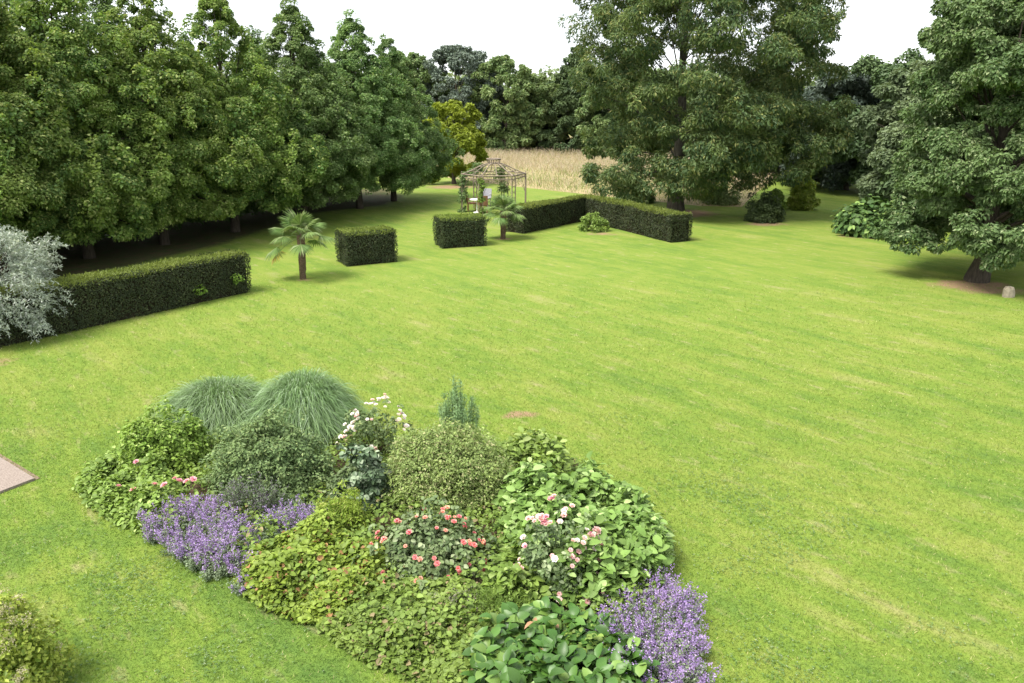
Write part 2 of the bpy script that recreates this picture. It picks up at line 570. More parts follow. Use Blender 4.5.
M['cover2'] = leaf_mat('geranium_leaf', (.105, .175, .030), (.21, .30, .060), (.27, .22, .11), .35, patch=2.5, cshare=.04)
M['roseleaf'] = leaf_mat('rose_leaf', (.075, .125, .045), (.165, .225, .09), (.25, .30, .16), .2, patch=3, rough=.5, spec=.3)
M['bergenia'] = leaf_mat('leathery_leaf', (.028, .080, .012), (.070, .148, .024), (.12, .20, .04), .18, patch=3, rough=.42, spec=.35, cshare=.15)
M['dead'] = leaf_mat('dead_leaf', (.28, .14, .07), (.45, .27, .16), None, .2)
M['salmon'] = leaf_mat('salmon_petal', (.68, .13, .14), (.80, .26, .26), (.84, .44, .40), .25, patch=5, amount=.8, cshare=.2)
M['coral'] = leaf_mat('peach_petal', (.78, .34, .24), (.85, .50, .38), None, .25, patch=5, amount=.8)
M['palepink'] = leaf_mat('pale_pink_petal', (.78, .50, .47), (.87, .70, .66), (.85, .42, .42), .25, patch=5, amount=.8)
M['whitepetal'] = leaf_mat('white_petal', (.74, .70, .64), (.86, .84, .80), (.82, .66, .62), .25, patch=5, amount=.8)
M['pink'] = leaf_mat('pink_petal', (.68, .28, .36), (.82, .48, .52), None, .25, patch=5, amount=.8)
M['bigleaf'] = leaf_mat('huge_green_leaf', (.035, .085, .02), (.085, .155, .04), (.20, .32, .08), .2, patch=2, spec=.25)
M['spirea'] = leaf_mat('lime_green_leaf', (.25, .34, .04), (.40, .47, .10), (.20, .30, .05), .45, patch=3, cshare=.2)
M['plume'] = leaf_mat('faded_flower_plume', (.46, .40, .27), (.62, .55, .40), (.42, .46, .16), .3, patch=3, cshare=.3)
M['fern'] = leaf_mat('fine_green_frond', (.10, .175, .03), (.19, .28, .05), None, .35, patch=3)
M['heather'] = leaf_mat('grey_heather', (.16, .15, .12), (.26, .22, .19), (.16, .2, .08), .2, patch=3, cshare=.3)

# ------------------------------------------------------------------ ground
def px_poly(pts):
    return np.array([gp(*p) for p in pts])

BED = px_poly([(72, 492), (100, 518), (150, 545), (235, 588), (290, 612), (335, 642), (420, 682), (480, 722), (640, 732),
               (695, 700), (694, 650), (672, 570), (650, 510), (600, 462), (540, 442), (470, 440), (380, 436), (290, 432), (190, 430), (130, 446), (90, 468)])
BED = BED.mean(0) + (BED - BED.mean(0)) * .93
PATH = px_poly([(0, 459), (35, 480.5), (0, 494)])
_a, _b, _c = PATH
PATH = np.array([_a + (_a - _b) * 3, _b, _c + (_c - _b) * 3])
MEADOW = px_poly([(360, 160), (455, 179), (520, 187), (600, 196), (700, 206), (742, 207), (752, 196), (800, 160), (960, 143), (700, 138), (400, 137)])

xs = np.concatenate([[-1800, -700, -300, -150, -90, -70], np.arange(-52, 48.01, .4), [60, 80, 120, 200, 400, 900, 1800]])
ys = np.concatenate([[-300, -100, -30, -8], np.arange(0, 76.01, .4), np.arange(78, 140, 4), [160, 200, 300, 500, 900, 1600, 3000]])
GX, GY = np.meshgrid(xs, ys)
gmb = MB()
nx, ny = len(xs), len(ys)
idx = np.arange(nx * ny).reshape(ny, nx)
gmb.add(np.stack([GX.ravel(), GY.ravel(), np.zeros(nx * ny)], 1),
        [np.stack([idx[:-1, :-1], idx[:-1, 1:], idx[1:, 1:], idx[1:, :-1]], -1).reshape(-1, 4)], 0, True)
lawn = structure(gmb.build('lawn', M['lawn']))
P2 = np.stack([GX.ravel(), GY.ravel()], 1)
bare = np.zeros(len(P2))
litter = np.zeros(len(P2))

def blob(cx, cy, rx, ry, amp=1.0, ang=0.0):
    c, s = math.cos(ang), math.sin(ang)
    dx, dy = P2[:, 0] - cx, P2[:, 1] - cy
    q = ((dx * c + dy * s) / rx) ** 2 + ((-dx * s + dy * c) / ry) ** 2
    return amp * np.exp(-q * .7)

for (px, py, rx, ry, a) in ((972, 285, 1.4, .8, .85), (995, 291, 1.2, .5, .8), (678, 213, 2.0, 1.6, .9), (452, 187, 2.0, 1.6, .72),
                            (0, 362, .6, .5, .62), (303, 280, .4, .35, .6), (521, 415, .3, .2, 1.0), (503, 239, .5, .4, .7), (600, 234, 1.1, .6, .6), (870, 236, 1.6, 1.0, .7), (765, 224, 1.2, .8, .7)):
    g = gp(px, py)
    bare = np.maximum(bare, blob(g[0], g[1], rx, ry, a))
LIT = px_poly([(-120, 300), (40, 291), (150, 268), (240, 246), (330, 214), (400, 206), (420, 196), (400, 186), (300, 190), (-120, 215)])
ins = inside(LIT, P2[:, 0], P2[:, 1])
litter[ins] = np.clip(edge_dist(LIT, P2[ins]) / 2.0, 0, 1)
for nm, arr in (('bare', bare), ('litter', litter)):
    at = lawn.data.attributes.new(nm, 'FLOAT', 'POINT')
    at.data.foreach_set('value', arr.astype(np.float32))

def sheet(name, poly, z, mat, rough=0.0):
    poly = np.asarray(poly)
    pts = []
    for i in range(len(poly)):
        a, b = poly[i], poly[(i + 1) % len(poly)]
        n = max(1, int(np.linalg.norm(b - a) / .35)) if rough else 1
        for k in range(n):
            p = a + (b - a) * k / n
            pts.append(p + (rng.normal(size=2) * rough if rough else 0))
    pts = np.array(pts)
    V = np.concatenate([pts, np.full((len(pts), 1), z)], 1)
    area = np.sum(pts[:, 0] * np.roll(pts[:, 1], -1) - np.roll(pts[:, 0], -1) * pts[:, 1])
    f = np.arange(len(pts))
    mb = MB()
    mb.add(V, [(f if area > 0 else f[::-1])[None]])
    return structure(mb.build(name, mat))

sheet('flower_bed_soil', BED, .006, M['soil'], .03)
sheet('meadow_ground', MEADOW, .006, M['meadow_soil'])
# the paving by the house: a real slab with a dark earth edge
mb = MB()
V = np.concatenate([np.concatenate([PATH, np.full((3, 1), z)], 1) for z in (-.03, .045)])
mb.add(V, [np.array([[3, 4, 5]]) if np.cross(PATH[1] - PATH[0], PATH[2] - PATH[0]) > 0 else np.array([[5, 4, 3]]),])
mb.add(V, [np.array([[0, 1, 4, 3], [1, 2, 5, 4], [2, 0, 3, 5]])])
structure(mb.build('gravel_path', M['gravel']))
d1 = unit(PATH[1] - PATH[0]); nrm = np.array([-d1[1], d1[0]])
if nrm @ (PATH[2] - PATH[0]) > 0:
    nrm = -nrm
sheet('path_soil_edge', [PATH[0] + nrm * .004, PATH[1] + nrm * .004, PATH[1] + nrm * .09, PATH[0] + nrm * .09], .008, M['edge'])

# mown grass blades close to the house (thin out with distance)
NB = 1150000
t = rng.random(NB)
dist = 5.2 + 24 * t ** 1.5
half = dist * .62 + 7
bx, by = (rng.random(NB) - .5) * 2 * half, dist
ok = ~inside(BED, bx, by) & ~inside(PATH, bx, by) & (rng.random(NB) < np.clip((29 - dist) / 16, 0, 1)) & (rng.random(NB) < np.clip((half - np.abs(bx)) / 3.5, 0, 1))
bx, by, dist = bx[ok], by[ok], dist[ok]
n = len(bx)
D = np.stack([rng.normal(size=n) * .8, rng.normal(size=n) * .8, .35 + rng.random(n) * .9], 1)
Pb = np.stack([bx, by, np.zeros(n)], 1)
mb = MB()
D = unit(D)
Ln = (.028 + rng.random(n) * .03) * (1 + (dist - 6) * .012)
Wd = (.004 + rng.random(n) * .004) * (1 + (dist - 6) * .05)
sd = unit(np.cross(D, runit(n)))
V = np.empty((n, 3, 3))
V[:, 0] = Pb - sd * Wd[:, None] * .5
V[:, 1] = Pb + sd * Wd[:, None] * .5
V[:, 2] = Pb + D * Ln[:, None]
mb.add(V.reshape(-1, 3), [np.arange(n * 3).reshape(n, 3)])
tag(mb.build('lawn_grass', M['blade']), 'short mown green grass of the lawn around the flower bed', 'grass', kind='stuff')

# clover in the turf near the house
NC = 140000
cy = 5.4 + 10 * rng.random(NC) ** 1.3
cx = (rng.random(NC) - .5) * 2 * (cy * .62 + 5)
pn = smooth_noise(cx, cy, 1.1, 21) + .6 * smooth_noise(cx, cy, 3.2, 22) + rng.normal(size=NC) * .7
ok = (pn > .8 + (cy - 5) * .045 + np.clip(cx, 0, 3) * .06) & ~inside(BED, cx, cy) & ~inside(PATH, cx, cy)
cx, cy = cx[ok], cy[ok]
n = len(cx)
mb = MB()
for j in range(3):
    aa = rng.random(n) * .5 + j * 2.094
    D = np.column_stack([np.cos(aa), np.sin(aa), np.full(n, .25)])
    leaf_quads(mb, np.column_stack([cx, cy, .022 + rng.random(n) * .02]), np.tile([[0, 0, 1.0]], (n, 1)) + runit(n) * .3, D, .016 + rng.random(n) * .010, .017)
tag(mb.build('clover', M['clover']), 'patches of dark clover growing in the lawn turf near the bed', 'clover', kind='stuff')

# ------------------------------------------------------------------ meadow
NM = 110000
Pm = scatter(MEADOW, NM)
ed = edge_dist(MEADOW[:7], Pm)
hgt = np.clip(.35 + ed / 6, .35, 1) * (.40 + rng.random(NM) * .45) * (1 + .25 * smooth_noise(Pm[:, 0], Pm[:, 1], .25, 4))
mb = MB()
D = unit(np.stack([rng.normal(size=NM) * .5, rng.normal(size=NM) * .5, np.ones(NM)], 1))
gm = (smooth_noise(Pm[:, 0], Pm[:, 1], .12, 9) + rng.normal(size=NM) * .4 > .62) | ((ed < 3.2) & (rng.random(NM) < .75))
P3 = np.concatenate([Pm, np.zeros((NM, 1))], 1)
for sel, m in ((~gm, 0), (gm, 1)):
    k = sel.sum()
    blades(mb, P3[sel], D[sel], hgt[sel] * (1 if m == 0 else .8), .022 + rng.random(k) * .02, .5, m, 3)
sel = rng.permutation(NM)[:70000]
sel = sel[~gm[sel]]
Ph = P3[sel] + D[sel] * (hgt[sel] * .93)[:, None]
leaf_quads(mb, Ph, runit(len(sel)) * .6 + np.array([0, 0, .8]), runit(len(sel)) + np.array([0, 0, .3]), .16, .045, 0)
tag(mb.build('meadow_grass', [M['meadow'], M['meadow_green']]), 'tall dry straw coloured meadow grass beyond the lawn', 'grass', kind='stuff')

# ------------------------------------------------------------------ foliage generators
def clump_leaves(mb, C, RAD, OUT, n_each, L, W, mat=0, flat=.7, up=.35, jit=.6, droop=.4, oval=False, vary=.35, shell=.55, leafdroop=.25):
    k = len(C)
    idx = np.repeat(np.arange(k), n_each)
    n = len(idx)
    u = unit(runit(n) + OUT[idx] * .55 + np.array([0, 0, .2]))
    rad = RAD[idx] * (shell + (1 - shell) * np.sqrt(rng.random(n)))
    P = C[idx] + u * rad[:, None] * np.array([1, 1, flat])
    N = unit(u * .6 + np.array([0, 0, up]) + runit(n) * jit)
    D = u * .7 + np.array([0, 0, -droop]) + runit(n) * .6
    Ls = L * (1 - vary + rng.random(n) * vary * 2)
    P[:, 2] = np.maximum(P[:, 2], .02)
    (leaf_oval if oval else leaf_quads)(mb, P, N, D, Ls, W / L * Ls, mat, *((.18, leafdroop) if oval else ()))
    return P

def tree_shape(profile, n, h0, h1, rmax, inner=.45, seed=0, lump=.15, tip=.12):
    """clump centres through the crown: profile(t) gives the radius share at height share t"""
    t = rng.random(n * 3)
    keep = rng.random(n * 3) < np.maximum(profile(t), tip)
    t = t[keep][:n]
    n = len(t)
    a = rng.random(n) * 2 * np.pi
    s = inner + (1 - inner) * np.sqrt(rng.random(n))
    lumpf = 1 + lump * np.sin(a * 3 + t * 5 + seed) + lump * np.sin(a * 5 - t * 9 + seed * 2)
    r = rmax * profile(t) * s * lumpf
    C = np.stack([np.cos(a) * r, np.sin(a) * r, h0 + t * (h1 - h0)], 1)
    OUT = unit(np.stack([np.cos(a), np.sin(a), (t - .35) * 1.2], 1))
    return C, OUT

def trunk_mesh(h, r, C, n_limb, start=.2, end=.85, bend=.15, mat='bark', twig=.35, flare=1.5):
    mb = MB()
    z = np.linspace(0, h, 9)
    off = np.cumsum(rng.normal(size=(9, 2)) * bend * .25, 0)
    off -= off[0]
    pts = np.column_stack([off, z])
    rad = r * (1 - .85 * (z / h)) + .01
    rad[0] *= flare
    tube(mb, pts, rad, 9)
    if n_limb:
        order = rng.permutation(len(C))[:n_limb]
        for i in order:
            c = C[i]
            zt = np.clip(c[2] * rng.uniform(.45, .8), h * start, h * end)
            p0 = np.array([np.interp(zt, z, pts[:, 0]), np.interp(zt, z, pts[:, 1]), zt])
            s = np.linspace(0, 1, 6)[:, None]
            mid = (p0 + c) / 2 + np.array([0, 0, .12 * np.linalg.norm(c - p0)])
            q = (1 - s) ** 2 * p0 + 2 * s * (1 - s) * mid + s ** 2 * c
            tube(mb, q, np.interp(zt, z, rad) * twig * np.linspace(1, .15, 6) + .008, 5, cap=False)
    return mb.mesh('trunk', M[mat])

# lime tree row ------------------------------------------------------------
def lime_profile(t):
    return np.where(t < .18, .70 + t * 1.67, np.clip(1.0 - ((t - .18) / .82) ** 1.2 * .96, .04, 1))

def lime_meshes(seed, mat, n=360, leaves=410, low=1.15):
    C, OUT = tree_shape(lime_profile, n, low, 10.0, 3.5, .6, seed, .10, .32)
    OUT = unit(OUT + np.array([0, 0, .1]))
    rad = (.30 + rng.random(len(C)) * .26) * np.clip(1.25 - C[:, 2] / 14, .5, 1)
    mb = MB()
    clump_leaves(mb, C, rad, OUT, leaves, .094, .06, 0, flat=.75, up=.7, jit=.45, droop=.1, shell=.3)
    C3, O3 = tree_shape(lime_profile, 90, 2.0, 8.5, 2.2, .2, seed, .05)
    clump_leaves(mb, C3, np.full(len(C3), .7), O3, 110, .16, .11, 0)
    # sprays that break the outline
    C2, O2 = tree_shape(lime_profile, 260, low, 10.3, 3.9, .95, seed + 1, .09)
    clump_leaves(mb, C2, .14 + rng.random(len(C2)) * .18, unit(O2 + [0, 0, .6]), 60, .13, .085, 0, flat=1.1, droop=-.2, shell=.2)
    return mb.mesh('crown', mat), trunk_mesh(8.5, .17, C, 40, flare=1.25)

lime_protos = []
for s in range(3):
    lime_protos.append(lime_meshes(s, M['lime']))
for s in range(3):
    lime_protos.append(lime_meshes(s + 20, M['lime_cool']))
back_proto = lime_meshes(7, M['lime_back'], 330, 200, .3)
row = [(-75, 289, 1.06), (5, 274, 1.06), (90, 258, 1.05), (165, 244.5, 1.02), (236, 232, 1.03), (304, 219.5, 1.0), (360, 208.5, .96), (394, 201, .92)]
row_lab = ['broad lime tree cut off by the photo edge behind the silver tree', 'dense lime tree above the near end of the long hedge',
           'lime tree with its dark trunk showing above the long clipped hedge', 'lime tree standing behind the far half of the long hedge',
           'lime tree standing behind the gap between long hedge and palm', 'lime tree directly behind the first fan palm',
           'lime tree with its trunk showing behind the small square hedge',
           'last lime tree of the row, next to the small golden tree']
ROWPTS = []
for i, ((px, py, sc), lb) in enumerate(zip(row, row_lab)):
    g = gp(px, py)
    ROWPTS.append(g)
    cr, tr = lime_protos[i % 3 + (3 if i > 4 else 0)]
    t = thing('lime_tree', lb, 'tree', (g[0], g[1], 0), rng.random() * 6.28, 'lime trees in a row', sc * (.97 + .06 * rng.random()))
    obj('crown', cr, t)
    obj('trunk', tr, t)
ROWPTS = np.array(ROWPTS)
dirn = unit(ROWPTS[-1] - ROWPTS[0])
side = np.array([-dirn[1], dirn[0]])
if side[0] > 0:
    side = -side
back_lab = ['tall tree of the second line, top above the far left limes', 'second line tree whose dark crown fills the gap over the hedge trunk',
            'second line tree between the third and fourth limes', 'second line tree with rounded top behind the hedge end',
            'second line tree peeking over the palm side limes', 'second line tree behind the last but one lime crown', 'second line tree just behind the last lime of the row']
for i, lb in enumerate(back_lab):
    g = (ROWPTS[i] + ROWPTS[i + 1]) / 2 + side * 4.6
    t = thing('lime_tree', lb, 'tree', (g[0], g[1], 0), rng.random() * 6.28, 'trees of the second line', (.98 if i < 4 else .86) + rng.random() * .06)
    obj('crown', back_proto[0], t)
    obj('trunk', back_proto[1], t)

# general tree ---------------------------------------------------------------
def boughs_tree(name, label, px, py, top_py, half_w_px, mat, cat='tree', group=None, prof=None, low=1.0, n_bough=30, clumps=12, leaves=110,
                L=.26, W=.10, bark='bark', trunk_r=.3, shift=0.0, up=.35, droop=.45, rb=.26, inner=.35, seed=1, flat=.7, ztop=None, limbs=30, trunk_h=.75, lw=.35):
    g = gp(px, py)
    dist = g[1]
    h = ztop if ztop else top_z(top_py, dist)
    rw = half_w_px * math.hypot(dist, CAM_H) / F_PX
    prof = prof or (lambda t: np.sqrt(np.clip(1 - ((t - .42) / .60) ** 2, .02, 1)))
    C, OUT = tree_shape(prof, n_bough, low + rw * rb * .5, h - rw * rb * .6, rw * (1 - rb * .55), inner, seed, .1)
    C[:, 0] += shift * np.clip((C[:, 2] - low) / 3.0, 0, 1)
    idx = np.repeat(np.arange(len(C)), clumps)
    RB = rw * rb * (.75 + .5 * rng.random(len(C)))
    u = unit(runit(len(idx)) + OUT[idx] * .4)
    CC = C[idx] + u * (RB[idx] * (.5 + .5 * rng.random(len(idx))))[:, None] * np.array([1, 1, flat])
    CC[:, 2] = np.maximum(CC[:, 2], low * .8)
    mb = MB()
    clump_leaves(mb, CC, RB[idx] * (.30 + .22 * rng.random(len(idx))), unit(u + OUT[idx] * .5), leaves, L, W, 0, flat=flat, up=up, droop=droop)
    t = thing(name, label, cat, (g[0], g[1], 0), 0, group)
    obj('crown', mb.mesh('crown', M[mat]), t)
    obj('trunk', trunk_mesh(h * trunk_h, trunk_r, C, limbs, .18, .9, .25, bark, lw), t)
    return t

# the big ash in the middle of the garden
boughs_tree('ash_tree', 'huge airy ash tree with thick trunk behind the corner hedge', 676, 211, -90, 119, 'ash', n_bough=330, clumps=10, leaves=80, L=.20, W=.068,
            bark='bark_ash', trunk_r=.34, shift=1.3, rb=.14, inner=.42, low=1.0, seed=3, droop=.55, up=.25, ztop=17.5, limbs=42, lw=.18,
            prof=lambda t: np.where(t < .12, .72 + t * 2.0, np.sqrt(np.clip(1 - ((t - .42) / .62) ** 2, .02, 1))))
# the tree on the right with the stone at its foot
boughs_tree('broadleaf_tree', 'broad leafy tree with short trunk beside the small upright stone', 976, 281, -40, 105, 'right', n_bough=320, clumps=10, leaves=105, L=.13, W=.068,
            trunk_r=.27, shift=1.0, rb=.15, inner=.52, low=.95, seed=6, ztop=10.2, limbs=34,
            prof=lambda t: np.clip(1 - np.abs((t - .45) / .58) ** 3, .02, 1) ** .5)
boughs_tree('broadleaf_tree', 'pale green round tree rising behind the big leaved bush', 916, 224, 58, 66, 'right_b', n_bough=110, rb=.17, clumps=12, leaves=90, L=.2, W=.12, seed=8, low=.8, trunk_r=.25)
boughs_tree('broadleaf_tree', 'tall tree reaching the top corner behind the short trunked tree', 1010, 232, -22, 84, 'right', rb=.2, n_bough=80, clumps=12, leaves=90, L=.24, W=.14, seed=9, low=1.5, trunk_r=.3)
boughs_tree('evergreen_tree', 'dark blue green evergreen between the ash and the right hand trees', 842, 190, 62, 60, 'bluegreen', n_bough=44, clumps=12, leaves=90, L=.26, W=.13, seed=10, low=.3, trunk_r=.3, up=.2,
            prof=lambda t: np.clip(1.0 - .75 * t ** 1.6, .05, 1))
boughs_tree('evergreen_tree', 'blackish evergreen low behind the two round bushes', 800, 182, 85, 50, 'bluegreen', n_bough=36, clumps=12, leaves=80, L=.28, W=.14, seed=12, low=.2, trunk_r=.25,
            prof=lambda t: np.clip(1.0 - .6 * t ** 1.6, .05, 1))
boughs_tree('broadleaf_tree', 'distant tree whose dark top shows over the dark evergreen', 880, 195, 52, 62, 'far_dark', n_bough=40, clumps=12, leaves=80, L=.28, W=.15, seed=13, low=.4, trunk_r=.3)
boughs_tree('broadleaf_tree', 'dark tree filling the edge of the lawn under the right canopy', 965, 226, 90, 80, 'far_dark', n_bough=40, clumps=12, leaves=80, L=.26, W=.15, seed=15, low=.3, trunk_r=.3)
boughs_tree('broadleaf_tree', 'tree by the frame edge behind the upright stone', 1075, 250, 20, 95, 'right', n_bough=44, clumps=12, leaves=90, L=.24, W=.14, seed=16, low=1.2, trunk_r=.3)

boughs_tree('golden_tree', 'small golden green tree at the end of the lime row', 454, 184, 98, 31, 'golden', n_bough=60, clumps=11, leaves=70, L=.2, W=.12, rb=.2, seed=21, low=.3, trunk_r=.12)
con = lambda t: np.clip(1.05 * (1 - t) ** .8 + .06, .06, 1)
far = [('pine_tree', 'grey blue pine with rounded top at the far end of the meadow', 458, 151, 44, 42, 'far_pine', None),
       ('broadleaf_tree', 'grey green far tree half hidden by the last lime', 414, 150, 50, 36, 'far_mid', None),
       ('broadleaf_tree', 'fresh green tree in the middle of the meadow edge', 506, 152, 56, 42, 'far_mid', None),
       ('broadleaf_tree', 'lower rounded tree between fresh green tree and dark conifer', 546, 151, 72, 34, 'far_mid', None),
       ('conifer_tree', 'dark pointed conifer beside the big ash beyond the meadow', 576, 152, 46, 42, 'far_dark', con),
       ('broadleaf_tree', 'far tree showing left of the ash trunk', 622, 154, 60, 48, 'far_mid', None),
       ('broadleaf_tree', 'far tree straight behind the ash trunk', 680, 156, 66, 52, 'far_mid', None),
       ('broadleaf_tree', 'far tree behind the hanging right side of the ash', 742, 160, 58, 52, 'far_dark', None)]
for i, (nm, lb, px, py, tp, hw, mt, pf) in enumerate(far):
    boughs_tree(nm, lb, px, py, tp, hw, mt, group='trees beyond the meadow', prof=pf, n_bough=170, clumps=6, leaves=60, L=.32, W=.16, low=.2, seed=30 + i, trunk_r=.3, rb=.13, inner=.45, limbs=14, droop=.6)
# a far-off wood closing the horizon behind them
mb = MB()
NW = 420
wa = rng.uniform(-1.0, 1.0, NW)
wd = rng.uniform(150, 190, NW)
C = np.stack([wd * np.tan(wa * R(42)), wd, rng.uniform(1, 9.0, NW)], 1)
clump_leaves(mb, C, 2.4 + rng.random(NW) * 1.6, np.tile(np.array([[0, -1.0, .3]]), (NW, 1)), 130, .9, .6, 0, flat=.8)
tag(mb.build('far_wood', M['far_mid']), 'far-off green wood closing the view behind the trees', 'wood', kind='stuff')

# ------------------------------------------------------------------ hedges
def hedge(label, front, z, width, leaf=.055, dens=900, weeds=0):
    """clipped yew hedge along a front ground line, extending away from the camera"""
    front = np.array(front)
    o = front.mean(0)
    pts = front - o
    # back line: offset
    nrm = []
    for i in range(len(pts)):
        d = unit(pts[min(i + 1, len(pts) - 1)] - pts[max(i - 1, 0)])
        nv = np.array([-d[1], d[0]])
        if nv @ np.array([0, 1.0]) < 0:
            nv = -nv
        nrm.append(nv)
    back = pts + np.array(nrm) * width
    mb = MB()
    ring = np.concatenate([pts, back[::-1]])
    c = ring.mean(0)
    # core, shrunk
    def shrunk(a):
        s = .09
        out = a.copy()
        for i in range(len(pts)):
            out[i] = a[i] + nrm[i] * s
            j = len(a) - 1 - i
            out[j] = a[j] - nrm[i] * s
        e = unit(pts[1] - pts[0]) * s
        out[0] += e; out[-1] += e
        e = unit(pts[-2] - pts[-1]) * s
        out[len(pts) - 1] += e; out[len(pts)] += e
        return out
    core = shrunk(ring)
    m = len(core)
    V = np.concatenate([np.column_stack([core, np.full(m, .0)]), np.column_stack([core, np.full(m, z - .09)])])
    F = np.array([[i, (i + 1) % m, (i + 1) % m + m, i + m] for i in range(m)])
    mb.add(V, [F], 2)
    npt = len(pts)
    Q = np.array([[m + i, m + i + 1, m + m - 2 - i, m + m - 1 - i] for i in range(npt - 1)])
    mb.add(V, [Q], 2)
    # side leaves
    for i in range(m):
        a, b = ring[i], ring[(i + 1) % m]
        ln = np.linalg.norm(b - a)
        n = int(ln * z * dens)
        s = rng.random(n)
        zz = rng.random(n) * z
        out = np.array([(b - a)[1], -(b - a)[0]]) / ln
        mid = (a + b) / 2
        if out @ (mid - c) < 0 and npt == 2:
            out = -out
        if npt > 2:
            test = mid + out * .05
            if inside(ring, np.array([test[0]]), np.array([test[1]]))[0]:
                out = -out
        d = .06 * smooth_noise(s * ln * 3 + i * 7, zz * 3, 1.3, 5 + i) - .07 * rng.random(n) + .02 - .10 * np.clip(1 - (z - zz) / .12, 0, 1) ** 2 - .06 * np.clip(1 - zz / .25, 0, 1)
        d += (rng.random(n) < .03) * rng.random(n) * .07
        P = np.column_stack([a + (b - a) * s[:, None] + out * d[:, None], zz])
        N = unit(np.array([out[0], out[1], .25]) + runit(n) * .75)
        D = np.array([out[0] * .6, out[1] * .6, .5]) + runit(n) * .8
        leaf_quads(mb, P, N, D, leaf * (.7 + .6 * rng.random(n)), leaf * .5, 0)
    # top: clipped new shoots, coloured brighter so the top looks lit
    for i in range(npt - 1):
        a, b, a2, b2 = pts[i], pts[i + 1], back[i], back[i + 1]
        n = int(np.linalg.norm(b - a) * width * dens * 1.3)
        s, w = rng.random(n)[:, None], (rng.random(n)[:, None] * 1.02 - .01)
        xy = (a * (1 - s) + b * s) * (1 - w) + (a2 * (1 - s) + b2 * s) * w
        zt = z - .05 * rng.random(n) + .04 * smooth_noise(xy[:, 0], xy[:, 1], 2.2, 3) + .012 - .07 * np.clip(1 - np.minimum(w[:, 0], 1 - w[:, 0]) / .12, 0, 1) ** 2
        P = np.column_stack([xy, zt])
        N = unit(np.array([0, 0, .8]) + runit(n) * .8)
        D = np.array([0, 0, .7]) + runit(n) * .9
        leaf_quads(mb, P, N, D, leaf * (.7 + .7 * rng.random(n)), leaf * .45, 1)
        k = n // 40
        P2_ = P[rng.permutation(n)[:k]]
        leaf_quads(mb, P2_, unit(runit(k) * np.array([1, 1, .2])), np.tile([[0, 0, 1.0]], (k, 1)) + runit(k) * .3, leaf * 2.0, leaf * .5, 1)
    for w in range(weeds):
        f = .78 + .16 * w
        p = pts[0] * (1 - f) + pts[-1] * f
        Cw = np.array([[p[0], p[1] - .03, .42 + .12 * w]])
        clump_leaves(mb, Cw, np.array([.2]), np.array([[0, -1.0, .3]]), 70, .09, .06, 3)
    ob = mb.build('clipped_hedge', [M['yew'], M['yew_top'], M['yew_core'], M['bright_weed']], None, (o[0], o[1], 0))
    return tag(ob, label, 'hedge', 'clipped yew hedges')

hedge('long low clipped hedge with light green top beside the silver tree', [gp(-30, 355), gp(252, 292)], 1.27, 1.0, .06, 1150, 2)
hedge('small block shaped hedge right of the first fan palm', [gp(347, 267), gp(398, 262)], 1.22, 1.25, .06, 1150)
hedge('small dark block hedge in front of the iron gazebo', [gp(442, 249), gp(487, 246)], 1.22, 1.15, .065, 1000)
hedge('long angled hedge bending in front of the big ash', [gp(524, 234), gp(584, 221), gp(670, 243)], 1.2, 1.1, .07, 850)

# ------------------------------------------------------------------ generic shrub
def dome_clumps(n, rx, ry, h, inner=.55, base=.12, lump=1.0):
    u = runit(n)
    u[:, 2] = np.abs(u[:, 2])
    s = inner + (1 - inner) * rng.random(n) ** .6
    lp = 1 + lump * .22 * np.sin(u[:, 0] * 4.3 + rx * 9) * np.sin(u[:, 1] * 4.1 + h * 7) + lump * .12 * np.sin(u[:, 2] * 7 + u[:, 0] * 6)
    s = s * lp / (1 + .08 * lump)
    ctr = h * base
    C = u * s[:, None] * np.array([rx, ry, h - ctr])
    low = rng.random(n) < .25
    C[low, 2] *= .4
    C[:, 2] += ctr * rng.random(n)
    return C, unit(u * np.array([1 / rx, 1 / ry, 1 / h]))

def from_box(x0, x1, yt, yb, dr=1.0, ry=None):
    """centre, radii and height of a plant the photo shows in this box, yb being where its front meets the ground"""
    f = gp((x0 + x1) / 2, yb)
    sl = math.hypot(f[1], CAM_H)
    rx = (x1 - x0) / 2 * sl / F_PX
    ry = rx * dr if ry is None else ry
    c = f + unit(f) * ry
    rx = (x1 - x0) / 2 * math.hypot(c[1], CAM_H * .8) / F_PX
    h = max(.2, top_z(yt, c[1] + ry * .25))
    return c, rx, ry, h

